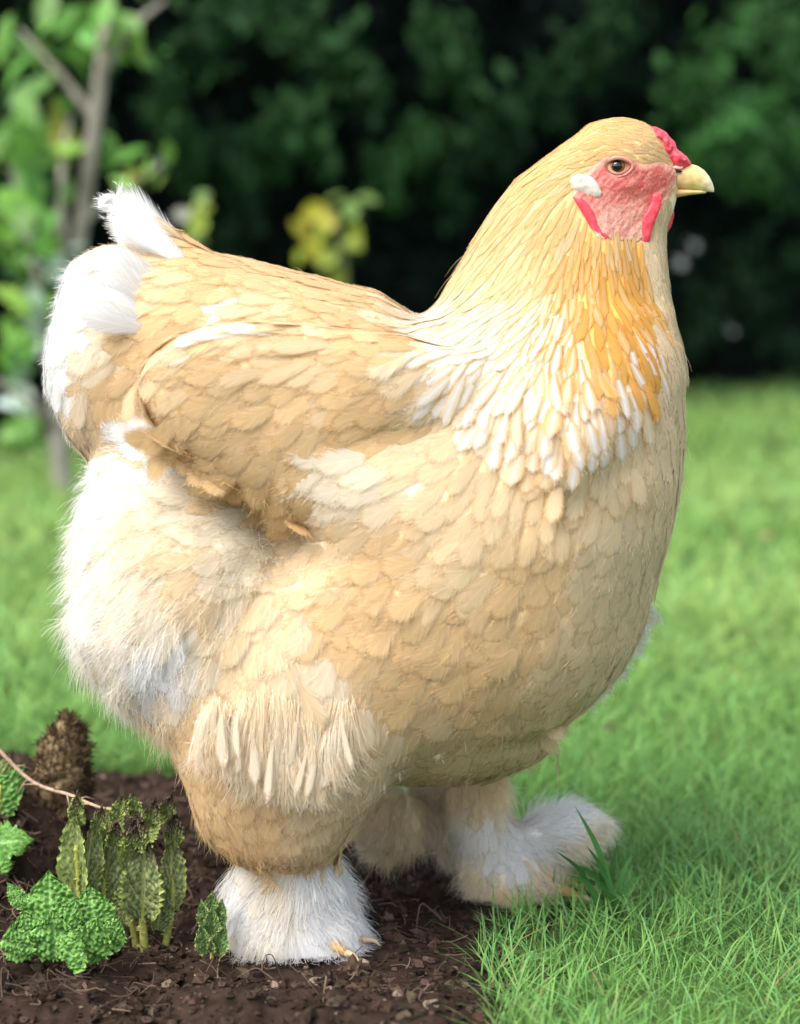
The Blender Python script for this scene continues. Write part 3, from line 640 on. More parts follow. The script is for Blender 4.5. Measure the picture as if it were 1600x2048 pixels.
def chart(lid, px, py):
    n = len(px); ang = np.zeros((n, 2)); L = np.zeros(n); W = np.zeros(n); C = np.zeros((n, 3)); E = np.zeros((n, 3))
    for k, nm in enumerate(LN):
        m = lid == k
        if not m.any(): continue
        T = CH[nm]; tp = np.array([[t[0], t[1]] for t in T], float)
        d2 = ((px[m, None] - tp[None, :, 0]) ** 2 + (py[m, None] - tp[None, :, 1]) ** 2) + 300
        w_ = d2 ** -2; w_ /= w_.sum(1, keepdims=True)
        a = np.radians([t[2] for t in T]); ang[m] = w_ @ np.stack([np.cos(a), np.sin(a)], -1)
        L[m] = w_ @ np.array([t[3] for t in T], float); W[m] = w_ @ np.array([t[4] for t in T], float)
        w3 = d2 ** -3.; w3 /= w3.sum(1, keepdims=True)
        C[m] = w3 @ np.array([t[5] for t in T]); E[m] = w3 @ np.array([t[6] for t in T])
    return ang, L, W, C, E
def mirrored(P): Q = P.copy(); Q[..., 1] = -np.abs(Q[..., 1]); return Q
def photo_px(P, lid):
    """chart position: far side read as the mirror of the near side, except the legs"""
    legs = np.isin(lid, [LN.index(x) for x in ('thigh', 'far_thigh', 'shank', 'far_shank', 'toe_tuft', 'hock_tuft', 'inner_shank')])
    Q = np.where(legs[:, None], P, mirrored(P)); return proj(Q)
def near_poly(px, py, pts, r):
    d = np.full(px.shape, 1e9)
    for (x0, y0), (x1, y1) in zip(pts[:-1], pts[1:]):
        ex, ey = x1 - x0, y1 - y0; t = np.clip(((px - x0) * ex + (py - y0) * ey) / (ex * ex + ey * ey + 1e-9), 0, 1); d = np.minimum(d, np.hypot(px - x0 - t * ex, py - y0 - t * ey))
    return d < r
def in_poly(px, py, pts):
    ins = np.zeros(px.shape, bool); n = len(pts)
    for i in range(n):
        (x0, y0), (x1, y1) = pts[i], pts[(i + 1) % n]
        ins ^= ((y0 > py) != (y1 > py)) & (px < (x1 - x0) * (py - y0) / (y1 - y0 + 1e-12) + x0)
    return ins
def markings(lid, px, py, C, E):
    n = len(px); wi = lid == LN.index('wing'); sa = (lid == LN.index('saddle')) | (lid == LN.index('tail'))
    m = sa & near_poly(px, py, [(470, 618), (520, 622)], 14); C[m] = WH; E[m] = WH
    edge = 245 - .28 * (py - 480) + 26 * np.sin(py * .05)
    m = sa & (px < edge) & (py < 770) & (rng.random(n) < .93); C[m] = WH; E[m] = WH
    return C, E
FACE = [(1172, 345), (1190, 325), (1215, 314), (1240, 312), (1265, 320), (1290, 328), (1322, 322), (1352, 336), (1362, 352), (1340, 392), (1322, 412), (1305, 450), (1282, 482), (1235, 480), (1196, 476), (1168, 432), (1146, 396), (1146, 380)]

# ---- body mesh
root_hen = empty('hen', (0, 0, 0))
tag(root_hen, 'large buff and white feather-footed hen standing in profile on the edge of the soil', 'hen')
blid = lobe_id(BV); bpx, bpy_ = photo_px(BV, blid)
_, _, _, bc, be = chart(blid, bpx, bpy_)
_t = (np.isin(blid, [LN.index('saddle'), LN.index('tail')])) & (bpx < 235 - .28 * (bpy_ - 480)) & (bpy_ < 830); bc[_t] = WH; be[_t] = WH
_f = in_poly(bpx, bpy_, FACE); bc[_f] = be[_f] = np.array([.66, .30, .22])
body = mesh('body', BV, BQ, M_SKINB, root_hen, cols=np.clip(bc * .5 + be * .5, 0, 1))

# ---- sample points on the body
farea = np.linalg.norm(bfn, axis=1); fcum = np.cumsum(farea); fcum /= fcum[-1]
def sample(n):
    f = np.searchsorted(fcum, rng.random(n)); u, v = rng.random((2, n)); q = BQ[f]
    wts = np.stack([(1 - u) * (1 - v), u * (1 - v), u * v, (1 - u) * v], -1)
    return (BV[q] * wts[..., None]).sum(1), norm((BN[q] * wts[..., None]).sum(1))
def thin(P, r):
    keep = []; cell = {}; rm = r.max()
    K = np.floor(P / rm).astype(int)
    for i in range(len(P)):
        a, b, c = K[i]; ok = True; ri = r[i] ** 2
        for da in (-1, 0, 1):
            for db in (-1, 0, 1):
                for dc in (-1, 0, 1):
                    for j in cell.get((a + da, b + db, c + dc), ()):
                        if (P[i, 0] - P[j, 0]) ** 2 + (P[i, 1] - P[j, 1]) ** 2 + (P[i, 2] - P[j, 2]) ** 2 < ri: ok = False; break
                    if not ok: break
                if not ok: break
            if not ok: break
        if ok: keep.append(i); cell.setdefault((a, b, c), []).append(i)
    return np.array(keep)
def tangent(ang, N, P):
    d = np.stack([ang[:, 0], 0 * ang[:, 0], -ang[:, 1]], -1)
    d = d - N * (d * N).sum(1, keepdims=True)
    return norm(d)
FT = np.array([0, .25, .48, .66, .79, .88, .945, .985, 1.0]); FH = np.array([.35, .66, .92, 1.0, .94, .80, .58, .32, .10]); FU = np.array([-1, -.72, -.36, 0, .36, .72, 1.])
FHN = np.array([.45, .75, .95, 1.0, .88, .68, .44, .22, .05]); NU = len(FU)
from mathutils.bvhtree import BVHTree
BVH = BVHTree.FromPolygons([tuple(v) for v in BV], [tuple(q) for q in BQ.tolist()])
def march(P, N, d, L, free=None):
    """follow the body surface from each root along d; lets go of it where it bends away sharply"""
    n = len(P); C_ = np.zeros((n, len(FT), 3)); N_ = C_.copy(); T_ = C_.copy()
    for i in range(n):
        p = P[i]; nn = N[i]; t = d[i]; C_[i, 0], N_[i, 0], T_[i, 0] = p, nn, t
        for k in range(1, len(FT)):
            st = (FT[k] - FT[k - 1]) * L[i]; q = p + t * st; r = BVH.find_nearest(q)
            qq, qn = np.array(r[0]), np.array(r[1])
            fr_ = free is not None and free[i]
            if r[3] < st * (.16 if fr_ else .45) + (.0006 if fr_ else .0012) and qn @ nn > (.9 if fr_ else .75):
                p = qq; nn = nn * .4 + qn * .6; nn /= np.linalg.norm(nn); t = t - nn * (t @ nn); t /= np.linalg.norm(t)
            else: p = q
            C_[i, k], N_[i, k], T_[i, k] = p, nn, t
    return C_, N_, T_
def feathers(P, N, d, L, W, lift, C, E, wstreak, narrow=False, curl=.1, camber=.025, conform=True, hk=None, free=None):
    """n feathers as curved blades; returns V (n,R*5,3), faces template, colours, fuv, and fringe strands"""
    n = len(P); hk = np.zeros(n, bool) if hk is None else hk; s = np.cross(N, d); h = FHN if narrow else FH
    T, U = np.meshgrid(FT, FU, indexing='ij'); T = T.ravel(); U = U.ravel(); Hh = np.repeat(h, NU)
    tip = 1 - .10 * U ** 2 * (T > .85)
    up = (np.minimum(.0004, L * .014) + np.minimum(.0006, L * .022) * rng.random(n))[:, None] + (-.012 * (T[None] < .1) + lift[:, None] * T[None] - (curl[:, None] if np.ndim(curl) else curl) * T[None] ** 3) * L[:, None] - camber * (U ** 2 * Hh)[None] * W[:, None] * .5
    roll = rng.normal(size=n) * .025
    up = up + roll[:, None] * U[None] * Hh[None] * W[:, None] * .5
    ben = rng.normal(size=n) * .10
    side = U[None] * Hh[None] * W[:, None] * .5 * (1 + .02 * rng.normal(size=(n, len(T)))) + ben[:, None] * L[:, None] * (T ** 2)[None]
    lon = L[:, None] * (T * tip)[None]
    if conform:
        mc, mn, mt = march(P, N, d, L, free); R_ = np.repeat(np.arange(len(FT)), NU); ms = np.cross(mn, mt)
        V = mc[:, R_] + ms[:, R_] * side[..., None] + mn[:, R_] * up[..., None] + mt[:, R_] * (lon - L[:, None] * T[None])[..., None]
    else: V = P[:, None] + d[:, None] * lon[..., None] + s[:, None] * side[..., None] + N[:, None] * up[..., None]
    e = np.where(hk[:, None], sstep(.12, .60, np.abs(U) + .9 * np.clip(.34 - T, 0, 1))[None], sstep(.35, 1., np.abs(U))[None])[..., None]; tt = sstep(.25, .8, T)[None, :, None]
    col = C[:, None] * (1 - e) + E[:, None] * e
    col = col * (.97 + .06 * tt)
    seed = rng.random(n) * 60
    uv = np.stack([np.broadcast_to(U, (n, len(T))), np.broadcast_to(T, (n, len(T))), np.broadcast_to(seed[:, None], (n, len(T)))], -1)
    R = len(FT); i = np.arange(R * NU).reshape(R, NU)
    F = np.stack([i[:-1, :-1], i[:-1, 1:], i[1:, 1:], i[1:, :-1]], -1).reshape(-1, 4)
    rho = np.where(T > .66, np.sqrt(((T - .66) / .34) ** 2 + (U * Hh) ** 2), np.abs(U))
    col = np.concatenate([np.clip(col, 0, .95), np.broadcast_to(rho[None, :, None], (n, len(T), 1))], -1)
    return V, F, col, uv, s
def fringe(V, d, s, N, L, W, E, k=18, ln=.20):
    """fine barbs frayed from the margin of each feather"""
    n = len(V); R = len(FT); G = V.reshape(n, R, NU, 3)
    t = rng.uniform(2.2, R - 1.01, (n, k)); sg = rng.random((n, k)); c = np.where(sg < .42, 0, np.where(sg < .84, NU - 1, rng.integers(1, NU - 1, (n, k)))); tipm = (c > 0) & (c < NU - 1); t = np.where(tipm, R - 1.01, t)
    i = np.floor(t).astype(int); f = (t - i)[..., None]; ar = np.arange(n)[:, None]
    p = G[ar, i, c] * (1 - f) + G[ar, i + 1, c] * f
    cen = G[ar, i, NU // 2] * (1 - f) + G[ar, i + 1, NU // 2] * f
    p = p + (cen - p) * rng.uniform(.08, .42, (n, k, 1))
    sgn = np.where(c == 0, -1, np.where(c == NU - 1, 1, 0))[..., None]
    dr = norm(d[:, None] * 1.0 + s[:, None] * sgn * .55 + rng.normal(size=(n, k, 3)) * .10)
    ln_ = (W[:, None] * ln * rng.uniform(.5, 1.5, (n, k)))[..., None]
    pts = np.stack([p - dr * ln_ * .3, p + dr * ln_ * .35 + N[:, None] * ln_ * .03, p + dr * ln_ + d[:, None] * ln_ * .25 - N[:, None] * ln_ * .05], 2)
    return pts.reshape(-1, 3, 3), np.repeat(E, k, 0)

P, N = sample(200000); lid = lobe_id(P); px, py = photo_px(P, lid)
ang, L, W, C, E = chart(lid, px, py)
hd = np.isin(lid, [LN.index(x) for x in ('skull', 'cheek', 'snout', 'chin')])
uphead = (in_poly(px, py, FACE) & (py < 446 + 26 * rng.random(len(P)))) | (px > 1345) & (py < 420) | (np.isin(lid, [LN.index(x) for x in ('shank', 'far_shank', 'toe_tuft', 'inner_shank')]) & (rng.random(len(P)) < .45))
r = np.sqrt(L * W) * S * .44
kp = np.concatenate([thin(P[m], r[m]) if False else np.flatnonzero(m)[thin(P[m], r[m])] for m in [(lid == k) & ~uphead for k in range(len(LN))] if m.any()])
P, N, lid, px, py, ang, L, W, C, E = [v[kp] for v in (P, N, lid, px, py, ang, L, W, C, E)]
C, E = markings(lid, px, py, C, E)
n = len(P)
jit = lambda s_: 1 + s_ * rng.normal(size=(n, 1))
j1 = jit(.04); C = C * j1; E = E * j1 * jit(.03)
isneck = lid == LN.index('neck')
# hackle: white shafts, some feathers plain buff
whiteness = sstep(.60, .72, C[:, 2] / np.maximum(C[:, 0], .1)); plain = isneck & (rng.random(n) < .25); C[plain] = C[plain] * .4 + LB * .6
spot = isneck & (py > 640) & (rng.random(n) < .3); C[spot] = WH
L = L * np.where(isneck & (py > 600), .82, 1) * S * 1.30 * (1 + .12 * rng.normal(size=n)); W = W * S * 1.12 * (1 + .12 * rng.normal(size=n))
ang = ang + rng.normal(size=ang.shape) * .09
d = tangent(ang, N, P)
loose = np.isin(lid, [LN.index(x) for x in ('fluff', 'thigh', 'shank', 'far_shank', 'toe_tuft', 'hock_tuft', 'inner_shank')])
lift = np.where(loose, .07, .031) + .009 * rng.normal(size=n) + (rng.random(n) > .965) * .05
lift = np.where(isneck | np.isin(lid, [LN.index(x) for x in ('skull', 'cheek', 'snout', 'chin', 'bib')]), .013 + .003 * rng.normal(size=n), lift)
lift = np.where(isneck & (py > 740), .12 + .025 * rng.normal(size=n), lift)
curl = np.where(loose, .03, .02) + .015 * rng.normal(size=n)
# keep clear of the ground
down = (P + d * L[:, None])[:, 2] > .004
P, N, lid, px, py, C, E, L, W, d, lift, curl, isneck, loose = [v[down] for v in (P, N, lid, px, py, C, E, L, W, d, lift, curl, isneck, loose)]
n = len(P)
nar = isneck & (W / S < 34)
FR_P, FR_C = [], []
near = P[:, 1] < .02
names = np.array(LN)[lid]
def put(sel, name, parent, single=0, narrow=False):
    """feathers of one region: the `single` most visible ones as parts of their own, the rest joined"""
    ids = np.flatnonzero(sel)
    if not len(ids): return None
    V, F, col, uv, s = feathers(P[ids], N[ids], d[ids], L[ids], W[ids], lift[ids], C[ids], E[ids], None, narrow, curl[ids], hk=isneck[ids] & (py[ids] > 480), free=(np.isin(names[ids], ['wing']) & (py[ids] > 800 + .35 * np.maximum(0, 420 - px[ids]))) | (isneck[ids] & (py[ids] > 780)))
    fp, fc = fringe(V, d[ids], s, N[ids], L[ids], W[ids], E[ids] * .6 + C[ids] * .4, 16 if narrow is False else 6); FR_P.append(fp); FR_C.append(fc)
    vis = (-N[ids, 1]) * L[ids] * W[ids]
    order = np.argsort(-vis); one = order[:single]; rest = order[single:]
    k = V.shape[1]
    o = None
    if len(rest):
        o = mesh(name, V[rest].reshape(-1, 3), (F[None] + (np.arange(len(rest)) * k)[:, None, None]).reshape(-1, 4), M_FEATHER, parent, cols=col[rest].reshape(-1, 4), uv=uv[rest].reshape(-1, 3)); o['kind'] = 'stuff'
    for i in one: mesh('feather', V[i], F, M_FEATHER, o if o is not None else parent, cols=col[i], uv=uv[i])
    return o
wing_n = put((names == 'wing') & near, 'wing', root_hen, 110)
put((names == 'wing') & ~near, 'wing', root_hen, 0)
hackle = None
put(isneck & ~nar, 'hackle', root_hen, 50); put(isneck & nar, 'hackle', root_hen, 50, True)
tail_o = put(np.isin(names, ['saddle', 'tail']), 'saddle', root_hen, 40)
put(np.isin(names, ['trunk', 'far_thigh']), 'breast_plumage', root_hen, 50)
put(names == 'bib', 'bib', root_hen, 0, True)
put(np.isin(names, ['skull', 'cheek', 'snout', 'chin']), 'head_feathers', root_hen, 0, True)
put(np.isin(names, ['fluff']), 'rump_fluff', root_hen, 0)
put(np.isin(names, ['thigh']), 'thigh_plumage', root_hen, 0)
put(np.isin(names, ['shank', 'far_shank', 'toe_tuft', 'hock_tuft', 'inner_shank']), 'foot_plumage', root_hen, 0)

# ---- long tail feathers, hanging hock feathers: placed one by one
def special(lst, name, parent, fr=.14):
    p = []; nn = []; dd = []; LL = []; WW = []; CC = []; EE = []; cu = []
    for (x0, y0, x1, y1, Y0, wpx, c, e, crl, tilt) in lst:
        a = at3(x0, y0, Y0); b = at3(x1, y1, Y0 + tilt); v = b - a; Lx = np.linalg.norm(v); v /= Lx
        nrm = np.array([0, -1., 0]); nrm = norm(nrm - v * (nrm @ v)); rot = rng.normal() * .12; sx = np.cross(nrm, v); nrm = norm(nrm * math.cos(rot) + sx * math.sin(rot))
        p.append(a); nn.append(nrm); dd.append(v); LL.append(Lx); WW.append(wpx * S); CC.append(c); EE.append(e); cu.append(crl)
    p, nn, dd, LL, WW, CC, EE, cu = map(np.array, (p, nn, dd, LL, WW, CC, EE, cu))
    V, F, col, uv, s = feathers(p, nn, dd, LL, WW, np.full(len(p), .1), CC, EE, None, False, cu, .10, False)
    fp, fc = fringe(V, dd, s, nn, LL, WW, EE, 30, fr); FR_P.append(fp); FR_C.append(fc)
    for i in range(len(p)): mesh(name, V[i], F, M_FEATHER, parent, cols=col[i], uv=uv[i])
TF = []
for k in range(9):
    Y0 = (k - 4) * .008; TF.append((395 - 8 * abs(k - 4), 520 + 6 * (k % 3), 208 + 12 * (k % 4), 406 + 10 * ((k * 5) % 4), Y0, 84, WH, WH, .05, -.01 * (k - 4) / 4))
for k in range(8):
    TF.append((330 - 6 * k, 560 + 14 * k, 190 - 8 * k + (k % 2) * 16, 478 + 22 * k, -.035 - .004 * k, 66, WH, WH if k % 3 else CR, .1, -.01))
special(TF, 'feather', tail_o, .07)
def on_body(lst, name, parent, fr=.14):
    """single feathers laid on the body where the photograph shows them: (px, py, px of tip, py of tip, width px, colour, edge)"""
    p, nn, dd, LL, WW, CC, EE = [], [], [], [], [], [], []
    o = Vector((0, -D, H))
    for (x0, y0, x1, y1, wp, c, e) in lst:
        t = Vector(at3(x0, y0, 0)); h = BVH.ray_cast(o, (t - o).normalized())
        if h[0] is None: continue
        q, n_ = np.array(h[0]), np.array(h[1]); v = np.array([x1 - x0, 0, y0 - y1]); v = norm(v - n_ * (v @ n_))
        p.append(q); nn.append(n_); dd.append(v); LL.append(math.hypot(x1 - x0, y1 - y0) * S * .93); WW.append(wp * S); CC.append(c); EE.append(e)
    p, nn, dd, LL, WW, CC, EE = map(np.array, (p, nn, dd, LL, WW, CC, EE)); n = len(p)
    V, F, col, uv, s_ = feathers(p, nn, dd, LL, WW, np.full(n, .075), CC, EE, None, False, np.full(n, .02), free=np.array([l[3] > 880 for l in lst][:n]))
    fp, fc = fringe(V, dd, s_, nn, LL, WW, EE, 16, fr); FR_P.append(fp); FR_C.append(fc)
    for i in range(n): mesh(name, V[i], F, M_FEATHER, parent, cols=col[i], uv=uv[i])
WF = [(560, 668, 430, 650, 40, WH, LB), (500, 665, 360, 662, 44, WH, LB), (440, 668, 340, 686, 46, WH, LB), (410, 690, 318, 730, 46, LB, WH), (400, 830, 325, 884, 52, BU, LB), (470, 870, 376, 930, 54, BU, LB), (510, 900, 424, 966, 54, BU, LB), (550, 930, 474, 1000, 54, BU, LB), (590, 960, 530, 1032, 54, BU, BU), (620, 980, 575, 1052, 52, BU, BU)]
on_body(WF, 'feather', wing_n, .10)

HF = []; WP, WC = [], []
for k in range(96):
    x = 415 + 285 * (k + rng.random()) / 96; y0 = 1430 + rng.uniform(-50, 70); x1 = x + rng.uniform(-34, 30) - 8; y1 = min(1530 + 74 * math.sin((x - 420) / 260 * 2.4) + rng.uniform(-70, 34), 1625)
    a = at3(x, y0, -.1345); b = at3(x1, y1, -.139 + rng.uniform(-.006, .004)); m_ = (a + b) / 2 + np.array([rng.uniform(-.006, .004), -.004, .002]); cw = CR * .75 + (LB if k % 3 else WH) * .25
    for q in range(36):
        o = rng.normal(size=3) * [.0026, .001, .0022]; sp = rng.normal() * .0048; f = rng.uniform(.75, 1.06)
        WP.append(np.array([a + o, a + (m_ - a) * .55 * f + o * .8 + [sp * .3, -.002, 0], m_ + (b - m_) * .25 * f + o * .6 + [sp * .6, 0, 0], m_ + (b - m_) * .7 * f + [sp * .9, 0, 0] + o * .5, m_ + (b - m_) * f + [sp * 1.5, 0, 0] + o * .6])); WC.append(cw * rng.uniform(1.02, 1.26))
tag(hair('hock_wisps', np.array(WP), np.clip(np.array(WC), 0, .9), M_DOWN, root_hen, .00022, .00006), kind='stuff')
for k in range(26):
    x = 425 + 265 * (k + rng.random()) / 26; y1 = min(1520 + 74 * math.sin((x - 420) / 260 * 2.4) + rng.uniform(-60, 24), 1615)
    HF.append((x + rng.uniform(-6, 14), y1 - rng.uniform(80, 120), x + rng.uniform(-26, 22), y1, -.1405 + rng.uniform(-.003, .002), rng.uniform(14, 26), CR * .92, LB * .5 + CR * .5, rng.uniform(0, .08), rng.uniform(-.006, .004)))
for (x, y, x1, y1, w_) in ((600, 1390, 655, 1475, 78), (690, 1470, 680, 1550, 64), (780, 1480, 810, 1550, 56), (760, 1530, 745, 1590, 44), (820, 1460, 865, 1530, 50), (720, 1400, 760, 1470, 66)):
    HF.append((x, y - 20, x1, y1, -.136 if x < 720 else -.10, w_, LB, CR, .06, -.003))
# ragged edge of the belly and the pale fluff under the breast
for k in range(30):
    t = k / 29; y = 1195 + 262 * t; x = float(np.interp(y, [1150, 1250, 1330, 1400, 1450], [1305, 1278, 1235, 1165, 1110])); HF.append((x - 45 - 20 * rng.random(), y - 62, x + rng.uniform(-6, 14) + 10 * (abs(t - .12) < .07) + 14 * (t > .9), y + rng.uniform(-4, 26), rng.uniform(-.05, .02), rng.uniform(34, 52), LB if k % 3 else CR, CR, .03, rng.uniform(-.004, .012)))
for k in range(26):
    t = k / 25; y = 1228 + 175 * t; x = float(np.interp(y, [1150, 1250, 1330, 1400, 1450], [1305, 1278, 1235, 1165, 1110])); HF.append((x - 46, y - 60, x + rng.uniform(18, 34), y + rng.uniform(4, 22), .03, 44, WH, WH, .0, .01))
for k in range(26):
    t = k / 25; x = 1115 - 400 * t; y = 1478 + 62 * math.sin(t * 2.6) ; HF.append((x - 20 + 40 * t, y - 62, x + rng.uniform(-12, 12), y + rng.uniform(10, 44), rng.uniform(-.075, -.01), rng.uniform(38, 56), DB if k % 3 else LB, LB, .04, rng.uniform(-.004, .012)))
special(HF, 'feather', root_hen)

FR_P = np.concatenate(FR_P); FR_C = np.concatenate(FR_C)
FR_P[..., 2] = np.maximum(FR_P[..., 2], .001)
tag(hair('feather_barbs', FR_P, np.clip(FR_C * 1.08, 0, .9), M_DOWN, root_hen, .00013, .00003), kind='stuff')

# ---- down: long soft strands on rump, thighs and feet, short ones on head and neck
P, N = sample(420000); lid = lobe_id(P); names = np.array(LN)[lid]; px, py = photo_px(P, lid)
ang, L, W, C, E = chart(lid, px, py)
C, E = markings(lid, px, py, C, E)
prob = np.select([names == 'fluff', np.isin(names, ['shank', 'far_shank', 'toe_tuft', 'hock_tuft', 'inner_shank']), names == 'thigh', names == 'trunk', np.isin(names, ['saddle', 'tail', 'wing'])], [.38, .95, .10, .012, .006], 0)
m = rng.random(len(P)) < prob
def down_hair(m, ln, out, k=5, name='down', r0=.00014, wig=.25, cl=.9, cv=.10):
    p, n_, l_, a_, x_, y_ = P[m], N[m], lid[m], ang[m], px[m], py[m]
    cn = len(p); clump = np.stack([fbm(p * 70 + o, 2) - .5 for o in (0, 31, 57)], -1) * 2
    dd = tangent(a_, n_, p)
    dd = norm(dd + clump * cl * 1.25 + rng.normal(size=(cn, 3)) * wig); ou = out * (.6 + .8 * rng.random((cn, 1)))
    le = (ln[m] * (.5 + .8 * rng.random(cn)))[:, None]
    pts = []
    for j in range(k):
        t = j / (k - 1)
        pts.append(p - n_ * .001 + le * (dd * t * (1 - .15 * t) + n_ * ou * t * (1.2 - .7 * t) + np.array([0, 0, -.22]) * t * t))
    bm_ = np.where(np.isin(l_, [LN.index(x) for x in ('fluff', 'shank', 'far_shank', 'toe_tuft')]), 1.17, 1.0)[:, None]
    cc = (C[m] * .6 + E[m] * .4) * bm_ * (1 + cv * rng.normal(size=(cn, 1)))
    pts = np.stack(pts, 1); pts[..., 2] = np.maximum(pts[..., 2], .001)
    return tag(hair(name, pts, np.clip(cc, 0, .9), M_DOWN, root_hen, r0, .00004), kind='stuff')
fl = np.isin(names, ['fluff', 'shank', 'far_shank', 'toe_tuft', 'hock_tuft', 'inner_shank'])
ln = np.where(fl, 56, 36) * S
foot = np.isin(names, ['shank', 'far_shank', 'toe_tuft', 'hock_tuft', 'inner_shank']); ln = np.where(foot, np.where(names == 'toe_tuft', 66, 52) * S, ln)
down_hair(m, ln, np.where(fl, .38, .22)[m][:, None], name='down')
# head and neck: short silky feathering outside the bare face
P, N = sample(520000); lid = lobe_id(P); names = np.array(LN)[lid]; px, py = photo_px(P, lid)
hm = np.isin(names, ['skull', 'cheek', 'snout', 'chin']) | ((names == 'neck') & (py < 560)) | ((names == 'bib') & (py < 640))
P, N, lid, names, px, py = [v[hm] for v in (P, N, lid, names, px, py)]
ang, L, W, C, E = chart(lid, px, py)
_j = lambda: rng.normal(size=len(px)) * 5
bare = in_poly(px + _j(), py + _j(), FACE); low = sstep(400, 480, py)
m = (rng.random(len(P)) < np.where(bare, .07 + .4 * low, .10 + .25 * (np.isin(names, ['cheek', 'chin']))))
beakz = (px > 1338); m &= ~beakz
Lh = np.where(np.isin(names, ['neck']), 30 + 34 * sstep(330, 520, py), 25)
Lh = np.where(bare, 16, Lh)
C[bare] = CR * .9; E[bare] = CR * .9
down_hair(m, Lh * S, .10, 4, 'head_bristles', .00014, .10, .15, .10)

# ---- bare face: finer skin laid 1 mm proud of the head
lo = np.array([at3(1120, 520)[0], -.066, at3(1120, 500)[2]]); hi = np.array([at3(1380, 290)[0], .066, at3(1120, 290)[2]])
FV, FQ = surface_nets(lo, hi, .0009, lambda x, y, z: field(x, y, z, ('skull', 'cheek', 'snout', 'chin', 'neck', 'bib')) - .0011)
FV = relax(FV, FQ, 4); FN, _ = vnormals(FV, FQ)
fx, fy = proj(mirrored(FV)); ins = in_poly(fx + 5 * (vnoise(FV * 300) - .5), fy + 5 * (vnoise(FV * 300 + 9) - .5), FACE)
fk = ins[FQ].all(1); used = np.unique(FQ[fk]); rm = -np.ones(len(FV), int); rm[used] = np.arange(len(used))
fq = rm[FQ[fk]]; fv = FV[used]; fnn = FN[used]; fx, fy = fx[used], fy[used]
wr = np.stack([(fx - 1240) * .9 + (fy - 400) * .7, (fy - 400) * .25 - (fx - 1240) * .1, fx * 0], -1) * .17
tex = fbm(wr, 3) * .6 + fbm(fv * 900, 2) * .4
dE = np.hypot((fx - 1234) / 1.15, fy - 333)
def poly_dist(px_, py_, pts):
    d_ = np.full(px_.shape, 1e9)
    for (x0, y0), (x1, y1) in zip(pts, pts[1:] + pts[:1]):
        ex, ez = x1 - x0, y1 - y0; t = np.clip(((px_ - x0) * ex + (py_ - y0) * ez) / (ex * ex + ez * ez), 0, 1); d_ = np.minimum(d_, np.hypot(px_ - x0 - t * ex, py_ - y0 - t * ez))
    return d_
fed = sstep(1, 16, poly_dist(fx, fy, FACE))[:, None]
fv = fv - fnn * (1 - fed) * .0006
fv = fv + fnn * (.0022 * np.exp(-((fx - 1238) / 36) ** 2 - ((fy - 316) / 7) ** 2) + .0014 * np.exp(-((fx - 1250) / 34) ** 2 - ((fy - 372) / 12) ** 2) - .0007 * np.exp(-((fy - (378 + (1325 - fx) * .42)) / 6) ** 2) * sstep(1345, 1320, fx) * sstep(1250, 1275, fx) - .0006 * np.exp(-((fx - (1215 + (fy - 400) * .25)) / 7) ** 2) * sstep(395, 420, fy))[:, None]
fv = fv + fnn * ((tex - .5) * .0018 + .0007 * np.exp(-((dE - 27) / 7) ** 2) - .0028 * sstep(24, 10, dE))[:, None]
RED = np.array([.47, .075, .065]); PNK = np.array([.54, .18, .14]); PALE = np.array([.60, .38, .28])
lowm = sstep(368, 455, fy)[:, None]; t_ = np.clip((tex - .36) * 3.4, 0, 1)[:, None]
fc = (RED * (1 - t_) + PNK * t_) * (1 - lowm * .85) + (PNK * (1 - t_) + PALE * t_) * lowm * .85
fc = fc * (.35 + .65 * fed) + np.array([.70, .42, .28]) * (1 - fed) * .65
fm = soft_mat('bare_face_skin', 0, .5, .35, noise=700, bump=.35)
face = mesh('face', fv, fq, fm, root_hen, cols=fc)

# ---- eye, seated on the face surface, both sides
def surf_y(px_, py_):
    """near-side head surface at a photo position: march along the view"""
    ys = np.linspace(-.06, .0, 240); x, z = zip(*[at(px_, py_, y) for y in ys]); f = field(np.array(x), ys, np.array(z), ('skull', 'cheek', 'snout', 'chin', 'neck', 'bib'))
    k = np.argmax(f < 0); return float(ys[k])
ey = surf_y(1234, 332); ec = at3(1234, 332, ey)
m_eye = plain_mat('eye_amber', (.30, .13, .02), .08, .6, noise=500, dark=.5)
m_pup = plain_mat('eye_pupil', (.003, .003, .004), .04, .7)
m_lid = plain_mat('eyelid', (.62, .22, .17), .5, .35, noise=500, dark=.75, bump=.3, bdist=.0005)
m_rimd = plain_mat('eyelid_edge', (.20, .10, .06), .4, .4)
m_lidp = plain_mat('eyelid_inner', (.60, .42, .22), .45, .4)
for sgn in (1, -1):
    mir = np.array([1, sgn, 1]); c = (ec + np.array([0, .0036, 0])) * mir
    V, F = ball(c, (19 * S, 15 * S, 17 * S), 24, 18); eye = mesh('eye', V, F, m_eye, root_hen)
    V, F = ball(c + np.array([0, -.0019 * sgn, 0]), (12.8 * S, 12.6 * S, 12.6 * S), 20, 14); mesh('pupil', V, F, m_pup, eye)
    for (rr, th_, mm, off, nm) in ((18.4, 1.7, m_rimd, -.0026, 'eyelid_rim'), (22.5, 3.4, m_lid, -.0018, 'eyelid')):
        pts = []
        for q in range(33):
            a = q / 32 * 2 * math.pi; ex = rr * (1.12 + .22 * max(0, math.cos(a)) ** 3) * math.cos(a); ez = rr * math.sin(a) * (.70 if math.sin(a) > 0 else .90)
            pts.append(((ec + np.array([ex * S, off + .0020 * (math.cos(a) ** 2), ez * S])) * mir))
        V, F = tube(pts, th_ * S, 8, False); mesh(nm, V, F, mm, eye)

